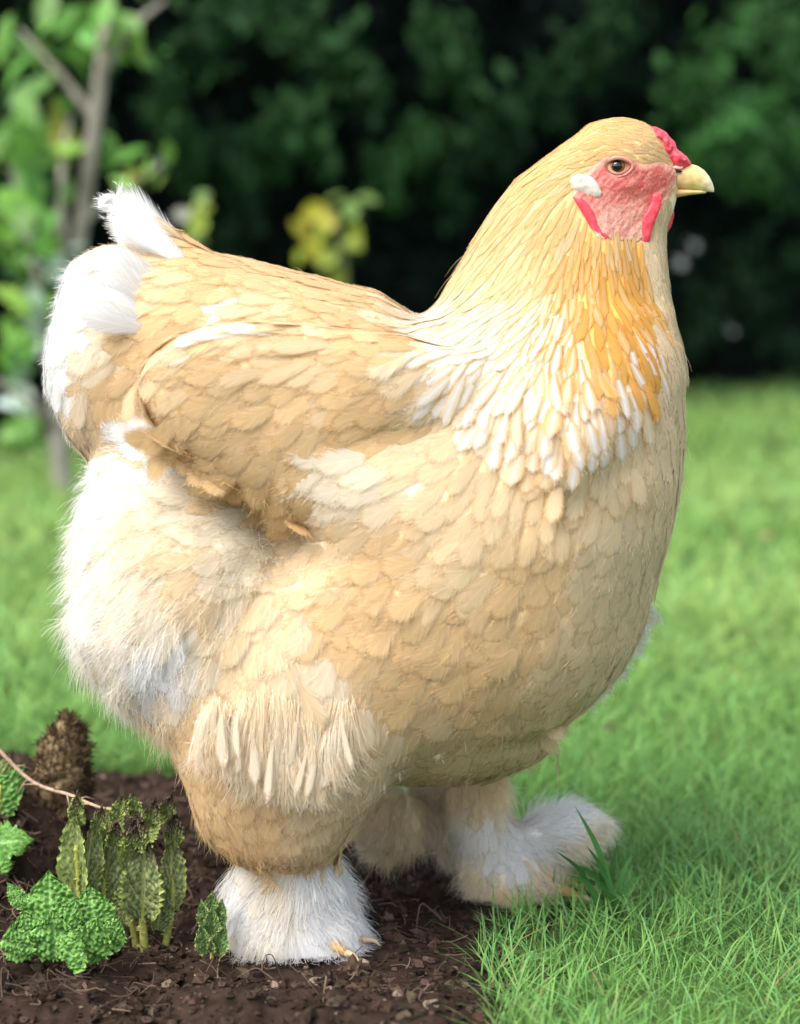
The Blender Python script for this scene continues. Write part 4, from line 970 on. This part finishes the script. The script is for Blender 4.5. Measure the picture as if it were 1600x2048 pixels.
# ---- beak
m_beak = soft_mat('beak_horn', .06, .38, .4, noise=150)
def beak_part(prof, name, n=14):
    """prof: (px, ytop, ybot, half width px) cross-sections"""
    V = []
    for (px_, yt, yb, hw) in prof:
        x, zt = at(px_, yt); _, zb = at(px_, yb); zc, hz = (zt + zb) / 2, (zt - zb) / 2
        for k in range(n):
            a = 2 * math.pi * k / n; c_, s_ = math.cos(a), math.sin(a)
            V.append((float(x), float(np.sign(c_) * abs(c_) ** .85 * hw * S), float(zc + hz * np.sign(s_) * abs(s_) ** .85)))
    m = len(prof); F = [(i * n + k, i * n + (k + 1) % n, (i + 1) * n + (k + 1) % n, (i + 1) * n + k) for i in range(m - 1) for k in range(n)]
    caps = [tuple(range(n))[::-1], tuple(range((m - 1) * n, m * n))]
    me_F = [np.array(F), np.array([caps[0]]), np.array([caps[1]])]
    V = np.array(V); bx_, _ = proj(mirrored(V)); g = sstep(1326, 1392, bx_)[:, None]; h_ = sstep(1395, 1428, bx_)[:, None]
    C = np.array([.66, .30, .20]) * (1 - g) + np.array([.74, .56, .22]) * g; C = C * (1 - h_) + np.array([.74, .66, .46]) * h_
    return mesh(name, V, me_F, m_beak, root_hen, cols=C)
up = beak_part([(1318, 352, 378, 24), (1340, 338, 379, 25), (1360, 330, 379, 23.5), (1378, 327, 380, 21), (1394, 331, 381, 17.5), (1408, 340, 382.5, 13), (1418, 352, 384, 8.5), (1425, 366, 384.5, 4.5), (1428, 376, 384, 1.6)], 'upper_beak')
lo_b = beak_part([(1312, 376, 396, 21), (1335, 377, 397, 20.5), (1358, 377.5, 394, 18), (1380, 378.5, 390, 14), (1398, 380, 388, 10), (1412, 381.5, 386.5, 4)], 'lower_beak')
m_dark = plain_mat('nostril_dark', (.05, .02, .015), .7, .1)
m_cere = plain_mat('nostril_flap', (.70, .42, .30), .5, .3)
for sgn in (1, -1):
    c = at3(1350, 341, 0); V, F = tube(smooth_path([c + [-10 * S, -.0093 * sgn, 3 * S], c + [0, -.0098 * sgn, -1 * S], c + [11 * S, -.0092 * sgn, -3 * S]], 7), [.0003, .0009, .0012, .0013, .0012, .0009, .0003], 6)
    q = F[F[:, 2] != F[:, 3]]; t3 = F[F[:, 2] == F[:, 3]][:, :3]; mesh('nostril', V, [q, t3], m_dark, up)
    V, F = ball(c + [2 * S, -.0086 * sgn, 4.5 * S], (11 * S, 3.2 * S, 4.5 * S), 12, 8); mesh('nostril_flap', V, F, m_cere, up)

# ---- comb, wattles, ear lobes: fleshy plates with rounded edges
m_comb = plain_mat('comb_flesh', (.66, .055, .08), .4, .4, noise=260, dark=.75, bump=.6, bdist=.0012, sss=.25)
def plate(name, poly, Yc, half, mat, parent, res=.0011, rnd=10, jig=.0, ybend=None, seed=0):
    """closed fleshy plate whose outline is poly (photo px at depth Yc)"""
    P2 = np.array([at(a, b, Yc) for a, b in poly], float); k = S * (D + Yc) / D
    lo = (P2[:, 0].min() - .003, Yc - .03, P2[:, 1].min() - .003); hi = (P2[:, 0].max() + .003, Yc + .03, P2[:, 1].max() + .003)
    def fn(x, y, z):
        n_ = len(P2); ins = np.zeros(x[:, 0, :].shape, bool); dm = np.full(ins.shape, 1e9); xx, zz = x[:, 0, :], z[:, 0, :]
        for i in range(n_):
            (x0, z0), (x1, z1) = P2[i], P2[(i + 1) % n_]
            ins ^= ((z0 > zz) != (z1 > zz)) & (xx < (x1 - x0) * (zz - z0) / (z1 - z0 + 1e-12) + x0)
            ex, ez = x1 - x0, z1 - z0; t = np.clip(((xx - x0) * ex + (zz - z0) * ez) / (ex * ex + ez * ez), 0, 1); dm = np.minimum(dm, np.hypot(xx - x0 - t * ex, zz - z0 - t * ez))
        sd_ = np.where(ins, dm, -dm); q = np.clip(sd_ / (rnd * k), 0, 1); th = half * S * np.sqrt(np.maximum(1 - (1 - q) ** 2, 0))
        if jig: th = th * (1 - jig + 2 * jig * fbm(np.stack([xx * 420 + seed, zz * 300, xx * 0], -1), 2))
        yc = Yc + (ybend(xx, zz) if ybend else 0)
        f2 = np.abs(y - (yc[:, None, :] if ybend else yc)) - th[:, None, :]
        return np.maximum(f2, -sd_[:, None, :])
    V, Q = surface_nets(lo, hi, res, fn); V = relax(V, Q, 3)
    return mesh(name, V, Q, mat, parent)
comb = plate('comb', [(1283, 258), (1296, 254), (1310, 252), (1322, 258), (1333, 264), (1341, 275), (1350, 284), (1355, 299), (1366, 306), (1376, 315), (1383, 327), (1378, 336), (1362, 343), (1343, 340), (1322, 328), (1308, 310), (1296, 288)], 0, 31, m_comb, root_hen, .0011, 20, .42, seed=4)
wy = surf_y(1300, 420)
for sgn in (1, -1):
    yb = -.0175 * sgn
    plate('wattle', [(1304, 388), (1318, 383), (1325, 396), (1322, 416), (1313, 438), (1305, 460), (1300, 485), (1283, 492), (1260, 488), (1264, 478), (1274, 460), (1279, 440), (1293, 418), (1303, 402)] if sgn == 1 else
          [(1330, 396), (1341, 398), (1347, 414), (1349, 432), (1344, 452), (1334, 468), (1325, 476), (1318, 462), (1322, 430)], yb - .0050 * sgn, 5.5 if sgn == 1 else 6, m_comb, root_hen, .0010, 9, .34, seed=sgn * 3 + 5)
for sgn in (1, -1):
    y0 = surf_y(1185, 435) * sgn
    plate('ear_wattle', [(1142, 392), (1152, 394), (1165, 396), (1180, 410), (1190, 428), (1197, 448), (1206, 462), (1221, 474), (1214, 480), (1188, 474), (1180, 462), (1172, 442), (1160, 420)], y0 - .0015 * sgn, 5.5, m_comb, root_hen, .0010, 11, .34, seed=11 + sgn)
m_lobe = plain_mat('ear_lobe_skin', (.53, .48, .41), .5, .35, noise=300, dark=.88, bump=.3, bdist=.0006, sss=.2)
for sgn in (1, -1):
    y0 = surf_y(1175, 370) * sgn
    plate('ear_lobe', [(1138, 362), (1143, 353), (1155, 347), (1170, 348), (1186, 354), (1197, 368), (1205, 386), (1200, 398), (1184, 396), (1160, 388), (1144, 380)], y0 - .0012 * sgn, 8, m_lobe, root_hen, .0010, 13, .25, seed=2)

# ---- toes peeping from the foot feathers
m_toe = plain_mat('toe_scales', (.44, .27, .10), .6, .3, noise=260, dark=.6, bump=.6, bdist=.0008)
m_claw = plain_mat('claw_horn', (.40, .30, .18), .4, .4)
for (bx, by, Yf, dirs) in ((606, 1886, -.07, ((1, -.05), (.78, -.7), (.8, .55))), (1062, 1808, .05, ((1, -.05), (.85, -.55), (.85, .5)))):
    b = at3(bx, by, Yf); b[2] = .014
    for (dx, dy) in dirs:
        v = norm(np.array([dx, dy, 0.])); ln_ = .044
        pts = smooth_path([b, b + v * ln_ * .5 + [0, 0, -.002], b + v * ln_ + [0, 0, -.007]], 10)
        t_o = tube_obj('toe', pts, np.linspace(.0058, .0036, 10) * (1 + .08 * np.sin(np.arange(10) * 2.2)), m_toe, root_hen, 10)
        e = pts[-1]; tube_obj('claw', smooth_path([e - v * .002, e + v * .008 + [0, 0, .0], e + v * .014 + [0, 0, -.0045]], 7), np.linspace(.0034, .0005, 7), m_claw, t_o, 8)

# ================================================================== plants in the bed
def worley(a, b):
    i = np.floor(a).astype(int); j = np.floor(b).astype(int); f1 = np.full(a.shape, 9.); f2 = f1.copy()
    for di in (-1, 0, 1):
        for dj in (-1, 0, 1):
            ii, jj = (i + di), (j + dj); qx = ii + .15 + .7 * _G[ii % 32, jj % 32, 3]; qy = jj + .15 + .7 * _G[ii % 32, jj % 32, 9]
            dd_ = np.hypot(a - qx, b - qy); f2 = np.minimum(f2, np.maximum(f1, dd_)); f1 = np.minimum(f1, dd_)
    return f1, f2
def crinkled(base, d, nrm, L, Wd, g_in, g_vein, g_edge, fold=.25, rug=.05, teeth=11, nu=31, nv=48, droop=.2, seed=0, brown=0.):
    """wrinkled toothed leaf: returns V, F, C"""
    d = norm(np.asarray(d, float)); s = norm(np.cross(d, np.asarray(nrm, float))); n_ = np.cross(s, d)
    t = np.linspace(0, 1, nv); u = np.linspace(-1, 1, nu); T, U = np.meshgrid(t, u, indexing='ij')
    out = np.sin(math.pi * np.clip(T * .93 + .07, 0, 1) ** .8) ** .7
    tooth = 1 + .16 * (np.abs(((T * teeth) % 1) - .5) * 2 - .5) * sstep(.5, 1, np.abs(U)) + .08 * np.sin(T * 61 + seed) * sstep(.8, 1, np.abs(U))
    vein = np.abs((((T - .5 * np.abs(U) + .07 * seed) * 6.5) % 1) - .5) * 2      # 1 on a side vein, 0 between
    vline = np.maximum(sstep(.72, .98, vein), sstep(.14, .02, np.abs(U)))
    cell = fbm(np.stack([T * 22 + seed, U * 9, U * 0], -1), 2)
    asp_ = L / Wd; w1, w2 = worley(T * 9.5 * asp_ ** .5 + seed * 3, (U * out) * 4.5 / asp_ ** .3 + seed); net = sstep(.16, .03, w2 - w1)
    vline = np.maximum(vline, .75 * net); cell = np.clip(.75 - w1 * .8 + .4 * (cell - .5), 0, 1)
    hgt = Wd * (fold * np.abs(U) * out + rug * (cell - .4) * 1.7 - rug * 1.4 * vline * (1 - sstep(.9, 1, np.abs(U)))) + rug * .8 * Wd * np.sin(T * 19 + U * 2 + seed) * np.abs(U)
    V = np.asarray(base) + d * (L * T * (1 - .1 * np.abs(U) ** 2))[..., None] + s * (U * out * tooth * Wd / 2)[..., None] + n_ * (hgt - droop * L * T ** 2)[..., None]
    C = g_in * (.55 + .9 * cell[..., None]); C = C * (1 - vline[..., None]) + g_vein * vline[..., None]
    ed = sstep(.82, 1, np.abs(U))[..., None]; C = C * (1 - ed) + g_edge * ed
    if brown:
        bm = sstep(1 - brown, 1.05 - brown * .3, T + .3 * (cell - .5))[..., None]; C = C * (1 - bm) + np.array([.085, .055, .04]) * (.6 + .9 * cell[..., None]) * bm
    i = np.arange(nu * nv).reshape(nv, nu); F = np.stack([i[:-1, :-1], i[:-1, 1:], i[1:, 1:], i[1:, :-1]], -1).reshape(-1, 4)
    return V.reshape(-1, 3), F, np.clip(C.reshape(-1, 3), 0, 1)
def spiny_stem(pts, r0, r1, n=14, spn=60, col=(.36, .38, .09)):
    pts = smooth_path(pts, n); V, F = tube(pts, np.linspace(r0, r1, n), 7); C = np.tile(col, (len(V), 1)); parts_t = []
    q = F[F[:, 2] != F[:, 3]]; t3 = [F[F[:, 2] == F[:, 3]][:, :3]]
    T = norm(np.gradient(pts, axis=0)); Vs = [V]; o = len(V); Cs = [C]
    for k in range(spn):
        f = rng.random() * (n - 1.01); i = int(f); p = pts[i] + (pts[i + 1] - pts[i]) * (f - i); r_ = r0 + (r1 - r0) * f / (n - 1)
        a = norm(np.cross(T[i], rng.normal(size=3))); b = np.cross(T[i], a); L_ = rng.uniform(.0015, .0038)
        Vs.append(np.array([p + a * r_ * .8 + b * .0007, p + a * r_ * .8 - b * .0007, p + a * r_ * .8 + T[i] * .0012, p + a * (r_ + L_) + T[i] * .0008])); t3.append(np.array([[0, 1, 3], [1, 2, 3], [2, 0, 3]]) + o); o += 4
        Cs.append(np.tile(np.array(col) * 1.25 + .04, (4, 1)))
    return np.concatenate(Vs), [q, np.concatenate(t3)], np.concatenate(Cs)
GI, GV, GE = np.array([.14, .20, .07]), np.array([.50, .52, .22]), np.array([.34, .42, .09])
BG, BV_, BE = np.array([.13, .30, .055]), np.array([.22, .42, .12]), np.array([.24, .46, .10])
def soil_at(x, y): return float(soil_h(np.array([x]), np.array([y]))[0])
def base_pt(px_, py_, Yd): x = float(at(px_, py_, Yd)[0]); return np.array([x, Yd, soil_at(x, Yd) - .004])
def garden_plant(name, label, Yd, bpx, bpy_, stems, leaves):
    b0 = base_pt(bpx, bpy_, Yd); r_ = empty(name, b0); tag(r_, label, 'plant')
    for (pts, r0, r1) in stems:
        w_ = [at3(a, c, Yd + e) for a, c, e in pts]; w_[0] = np.array([w_[0][0], w_[0][1], min(w_[0][2], soil_at(w_[0][0], w_[0][1]) - .003)])
        V, F, C = spiny_stem(w_, r0, r1); mesh('stem', V, F, M_CRINK, r_, cols=C)
    for k, (bx, by, tx, ty, e0, e1, Wp, nr, kw, pal) in enumerate(leaves):
        a = at3(bx, by, Yd + e0); b = at3(tx, ty, Yd + e1)
        V, F, C = crinkled(a, b - a, nr, np.linalg.norm(b - a), Wp * S, *pal, seed=k * 1.7 + bx * .01, **kw); mesh('leaf', V, F, M_CRINK, r_, cols=C)
DK = (GI * .75, GV, GE); PG = (BG, BV_, BE); OL = (np.array([.17, .24, .06]), GV * .9, GE)
up_ = dict(fold=.38, rug=.06, droop=-.02)
YP = -.06
garden_plant('wilting_plant', 'clump of upright folded leaves with spiny yellow stalks and withered brown tips on the soil', YP, 230, 1860,
    [([(170, 1900, 0), (160, 1800, 0), (152, 1690, .0)], .0032, .0018), ([(205, 1900, .01), (206, 1800, .01), (212, 1690, .02)], .0034, .0018), ([(290, 1905, -.01), (285, 1830, -.01), (285, 1750, -.01)], .0036, .002), ([(330, 1895, 0), (345, 1800, .0), (348, 1690, .01)], .003, .0016), ([(275, 1890, .01), (255, 1790, .015), (235, 1680, .02)], .003, .0016)],
    [(160, 1810, 150, 1600, 0, 0, 66, (-.35, -1, .1), dict(up_, brown=.12), OL), (168, 1790, 190, 1620, .004, .01, 50, (.5, -.8, .1), dict(up_, brown=.3), DK), (206, 1830, 225, 1640, .012, .02, 60, (.5, -.9, .1), up_, DK), (212, 1740, 240, 1590, .02, .03, 54, (0, -1, .2), dict(up_, brown=.15), OL), (214, 1700, 210, 1610, .02, .02, 34, (.1, -1, 0), up_, OL),
     (285, 1835, 290, 1665, -.012, -.02, 84, (0, -1, .25), dict(up_, brown=.42, droop=.05), DK), (340, 1820, 345, 1640, 0, .005, 54, (.3, -.9, .1), dict(up_, brown=.45), DK), (260, 1740, 300, 1610, .015, .02, 60, (.2, -.9, .4), dict(up_, brown=.2), OL), (290, 1680, 325, 1605, .015, .01, 46, (0, -.9, .5), dict(up_, brown=.35), OL), (250, 1850, 260, 1740, -.005, .0, 50, (-.3, -1, .2), up_, DK), (315, 1860, 330, 1760, -.005, 0, 48, (.4, -1, .2), up_, DK)] +
    [(x0, y0, x0 + dx, y0 - ly, e0, e0 - .004, wl, (nx, -.9, .2), dict(fold=.3, rug=.2, droop=.1, brown=br), OL) for x0, y0, dx, ly, e0, wl, nx, br in ((262, 1700, 25, 60, -.02, 46, .3, .95), (285, 1690, -20, 55, -.022, 44, -.3, .9), (345, 1690, 5, 70, -.002, 40, .2, .95), (310, 1640, 30, 40, .008, 36, .1, .8), (222, 1690, 14, 50, .004, 34, .4, .9), (165, 1650, -18, 50, -.002, 30, -.4, .5), (150, 1640, 6, 56, .0, 32, .2, .2), (300, 1655, 8, 55, -.01, 40, 0, .7), (330, 1630, 12, 40, .0, 34, .2, .85), (235, 1640, 10, 50, .012, 34, -.2, .25), (190, 1660, 16, 46, .004, 30, .3, .6), (270, 1630, -6, 44, .01, 30, .2, .3))])
fl_ = dict(fold=-.10, rug=.085, droop=.25, teeth=9, nu=31, nv=40)
garden_plant('bright_leaf_plant', 'low plant with bright green puckered leaves at the front of the wilting clump', -.12, 130, 1880,
    [([(110, 1910, .01), (105, 1880, .01), (100, 1850, .008)], .002, .0014), ([(180, 1910, .01), (185, 1880, .01), (187, 1856, .008)], .002, .0014), ([(60, 1905, .01), (52, 1860, .012), (46, 1812, .012)], .0018, .0012)],
    [(100, 1850, 92, 1738, 0, .012, 100, (0, -.85, .55), fl_, PG), (188, 1860, 178, 1768, 0, .01, 86, (.1, -.85, .5), fl_, PG), (48, 1815, 15, 1765, .01, .01, 34, (0, -.8, .6), fl_, PG), (120, 1880, 150, 1800, -.01, -.01, 60, (.2, -.8, .6), fl_, PG), (60, 1900, 40, 1830, -.01, -.015, 70, (-.2, -.8, .6), fl_, PG), (210, 1900, 235, 1845, -.01, -.015, 60, (.3, -.8, .6), fl_, PG), (110, 1925, 100, 1838, -.02, -.03, 96, (0, -.8, .6), fl_, PG), (170, 1925, 190, 1850, -.02, -.03, 84, (.2, -.8, .6), fl_, PG), (40, 1925, 15, 1860, -.02, -.03, 70, (-.3, -.8, .6), fl_, PG), (130, 1930, 140, 1880, -.03, -.045, 80, (0, -.7, .7), fl_, PG)])
garden_plant('leafy_plant', 'bright green jagged leaf plant cut by the left border beside the dark mound', .0, -20, 1800,
    [([(-20, 1830, 0), (-15, 1740, 0), (-10, 1660, 0)], .003, .002), ([(-10, 1820, .03), (-5, 1700, .03), (0, 1570, .03)], .003, .0018)],
    [(-40, 1690, 52, 1668, 0, -.015, 90, (.1, -.75, .65), fl_, PG), (-30, 1640, 40, 1540, .03, .02, 80, (.3, -.85, .5), fl_, PG), (-40, 1760, 10, 1720, -.01, -.02, 80, (0, -.75, .65), fl_, PG), (-30, 1600, 20, 1510, .035, .03, 50, (.2, -.9, .4), dict(fl_, brown=.3), OL)])
garden_plant('bud_plant', 'small dark green toothed shoot just left of the nearer foot', -.10, 425, 1880,
    [([(425, 1905, 0), (424, 1860, 0), (424, 1820, 0)], .002, .0014)],
    [(424, 1850, 424, 1780, 0, .0, 44, (0, -1, .2), dict(fold=.3, rug=.1, droop=-.02), (GI, BV_, GE)), (420, 1855, 400, 1800, -.003, -.006, 34, (-.3, -1, .2), dict(fold=.3, rug=.1, droop=.05), (GI, BV_, GE)), (430, 1855, 446, 1798, -.003, -.006, 34, (.3, -1, .2), dict(fold=.3, rug=.1, droop=.05), (GI, BV_, GE)), (418, 1905, 400, 1850, -.008, -.016, 40, (-.2, -.9, .4), dict(fold=.3, rug=.1, droop=.05), (GI, BV_, GE)), (430, 1905, 450, 1852, -.008, -.016, 40, (.2, -.9, .4), dict(fold=.3, rug=.1, droop=.05), (GI, BV_, GE)), (424, 1870, 424, 1815, -.006, -.014, 36, (0, -.9, .4), dict(fold=.3, rug=.1, droop=.05), (GI, BV_, GE))])
# brown fuzzy crown bud
Yb = .10; bb = base_pt(118, 1590, Yb)
V = []; nseg, nz_ = 22, 26
top = at3(122, 1438, Yb); hgt = top[2] - bb[2]
for i in range(nz_):
    t = i / (nz_ - 1); wdt = (58 * (1 - .12 * t) * (1 - max(0, t - .55) ** 1.6 * 2.6) + 2) * S * (D + Yb) / D * (1.05 - .1 * t); wdt = max(wdt, .001)
    for k in range(nseg):
        a = 2 * math.pi * k / nseg; V.append(bb + np.array([math.cos(a) * wdt * .92 + .008 * t, math.sin(a) * wdt * .8, hgt * t]))
V = np.array(V); fz = fbm(V * 150, 3); V += (norm(V - (bb + np.array([0, 0, hgt * .4]))) * ((fz - .5) * .018)[:, None])
i = np.arange(nz_ * nseg).reshape(nz_, nseg); F = np.stack([i[:-1], np.roll(i[:-1], -1, 1), np.roll(i[1:], -1, 1), i[1:]], -1).reshape(-1, 4)
fz2 = fbm(V * 260 + 3, 2)[:, None]; cc = np.array([.035, .022, .02]) * (1 - fz2) + np.array([.30, .22, .11]) * np.clip(fz2 * 1.6 - .25, 0, 1)
bud = mesh('plant_crown', V, F, M_CLOD, cols=cc); tag(bud, 'brown fuzzy dead plant crown sticking up from the soil against the lawn', 'plant crown')
Nn = norm(V - (bb + np.array([0, 0, hgt * .4]))); pick = rng.integers(0, len(V), 2600); pp = V[pick]; dr = norm(Nn[pick] + rng.normal(size=(2600, 3)) * .6 + [0, 0, .3]); ll = rng.uniform(.003, .009, (2600, 1))
hr = hair('bristles', np.stack([pp - dr * .001, pp + dr * ll * .6, pp + dr * ll + [0, 0, -.001]], 1), np.array([.10, .07, .04]) * (.4 + 2.2 * rng.random((2600, 1)) ** 2), M_DOWN, None, .0005, .0002); hr.parent = bud; tag(hr, kind='stuff')
# dry stalk lying across the bed
m_twig = plain_mat('dry_stalk', (.36, .26, .18), .8, .1, noise=200, dark=.6, bump=.4)
tw = smooth_path([at3(-30, 1470, .03), at3(60, 1560, .02), at3(140, 1590, .0), at3(215, 1618, -.02), at3(285, 1606, -.03)], 26)
V, F = tube(tw, np.linspace(.0017, .0010, 26), 6)
parts = [(V, F)]
for k in range(9):
    p = tw[2 + k * 2]; dr = norm(rng.normal(size=3) * [1, .6, 1]); tv_, tf_ = tube([p, p + dr * .006, p + dr * rng.uniform(.01, .02) + [0, 0, -.004]], [.0007, .0005, .0002], 5); parts.append((tv_, tf_))
V, F, _ = merge(parts); q = F[F[:, 2] != F[:, 3]]; t3 = F[F[:, 2] == F[:, 3]][:, :3]
tag(mesh('dry_stalk', V, [q, t3], m_twig), 'thin pale dry stalk slanting over the soil above the wilting leaves', 'stalk')
# dead root litter on the mound
nL = 1500; x = np.where(rng.random(nL) < .5, rng.uniform(-.42, -.17, nL), rng.uniform(-.42, .12, nL)); y = rng.uniform(-.2, .3, nL); z = soil_h(x, y) + .002; a = rng.uniform(0, 6.28, nL); l_ = rng.uniform(.008, .03, (nL, 1))
dv = np.stack([np.cos(a), np.sin(a), rng.normal(size=nL) * .35], -1); p0 = np.stack([x, y, z], -1); k1 = rng.normal(size=(nL, 3)) * .25 * l_
lit = np.stack([p0 - dv * l_ * .5, p0 - dv * l_ * .15 + k1 * .7, p0 + dv * l_ * .2 + k1 + [0, 0, .002], p0 + dv * l_ * .5], 1); lit[..., 2] = np.maximum(lit[..., 2], soil_h(lit[..., 0].ravel(), lit[..., 1].ravel()).reshape(nL, 4) + .0005)
tag(hair('dead_root_litter', lit, np.array([.16, .11, .08]) * (.3 + 1.5 * rng.random((nL, 1)) ** 2), M_DOWN, None, .0006, .0003), kind='stuff')
# pale pebble between the feet
gx, gy = ground_at(768, 1735); V, F = ball((gx, gy, soil_at(gx, gy) + .0035), (.0052, .004, .0036), 14, 10, .2, 2)
tag(mesh('pebble', V, F, plain_mat('pebble_stone', (.52, .42, .34), .7, .2, noise=300, dark=.75)), 'small pale pebble on the dark soil between the hen\'s feet', 'pebble')
# grass blades standing in front of the farther foot
def blade_tuft(name, label, px_, py_, lst):
    gx, gy = ground_at(px_, py_); r_ = empty(name, (gx, gy, 0)); tag(r_, label, 'grass tuft')
    for (tx, ty, wpx, dy) in lst:
        b = np.array([gx + rng.normal() * .004, gy + rng.normal() * .004, -.002]); e = at3(tx, ty, gy + dy); m_ = (b + e) / 2 + np.array([0, 0, .012]); pts = smooth_path([b, m_, e], 9)
        tg = norm(np.gradient(pts, axis=0)); vw = norm(pts - np.array([0, -D, H])); s_ = norm(np.cross(tg, vw) + .3 * vw); wd_ = wpx * S * np.array([.7, .95, 1, 1, .95, .82, .6, .35, .04])
        n2 = np.cross(s_, tg); V = np.stack([pts - s_ * wd_[:, None] / 2, pts + n2 * wd_[:, None] * .18, pts + s_ * wd_[:, None] / 2], 1).reshape(-1, 3)
        i = np.arange(27).reshape(9, 3); F = np.stack([i[:-1, :-1], i[:-1, 1:], i[1:, 1:], i[1:, :-1]], -1).reshape(-1, 4)
        mesh('blade', V, F, M_GRASS, r_, cols=np.tile(np.array([.055, .15, .04]) * rng.uniform(.8, 1.4), (27, 1)))
blade_tuft('grass_tuft', 'single dark green blade standing in front of the farther foot\'s feather fan', 1228, 1852, [(1150, 1612, 13, -.012)])
blade_tuft('grass_tuft', 'tuft of wide green blades leaning over the right side of the farther foot', 1222, 1848, [(1112, 1702, 11, -.03), (1150, 1728, 13, -.03), (1172, 1690, 11, -.02), (1235, 1682, 10, 0), (1135, 1750, 12, -.03), (1268, 1705, 10, 0), (1195, 1745, 12, -.03), (1290, 1750, 11, -.02)])
# fallen leaves out on the lawn
for (px_, py_, c, L_, lab) in ((290, 1522, (.50, .22, .09), .018, 'small orange fallen leaf on the grass right of the brown plant crown'), (1465, 1050, (.52, .34, .20), .022, 'pale tan fallen leaf far out on the lawn ahead of the hen\'s breast'), (1205, 1508, (.10, .07, .045), .014, 'dark brown fallen leaf on the grass just beyond the farther foot'), (1545, 1120, (.48, .30, .18), .02, 'tan fallen leaf at the right border of the lawn')):
    gx, gy = ground_at(px_, py_); z_ = float(lawn_z(np.array([gx]), np.array([gy]))[0]) + .026; a = rng.uniform(0, 6.28)
    V, F = leaf_mesh(np.array([gx, gy, z_]), [math.cos(a), math.sin(a), .12], np.array([.1, -.3, 1.]), L_, L_ * .6, .3)
    o = mesh('fallen_leaf', V, F, M_LEAF, None, cols=np.tile(c, (len(V), 1))); tag(o, lab, 'fallen leaf', 'fallen leaves on the lawn')
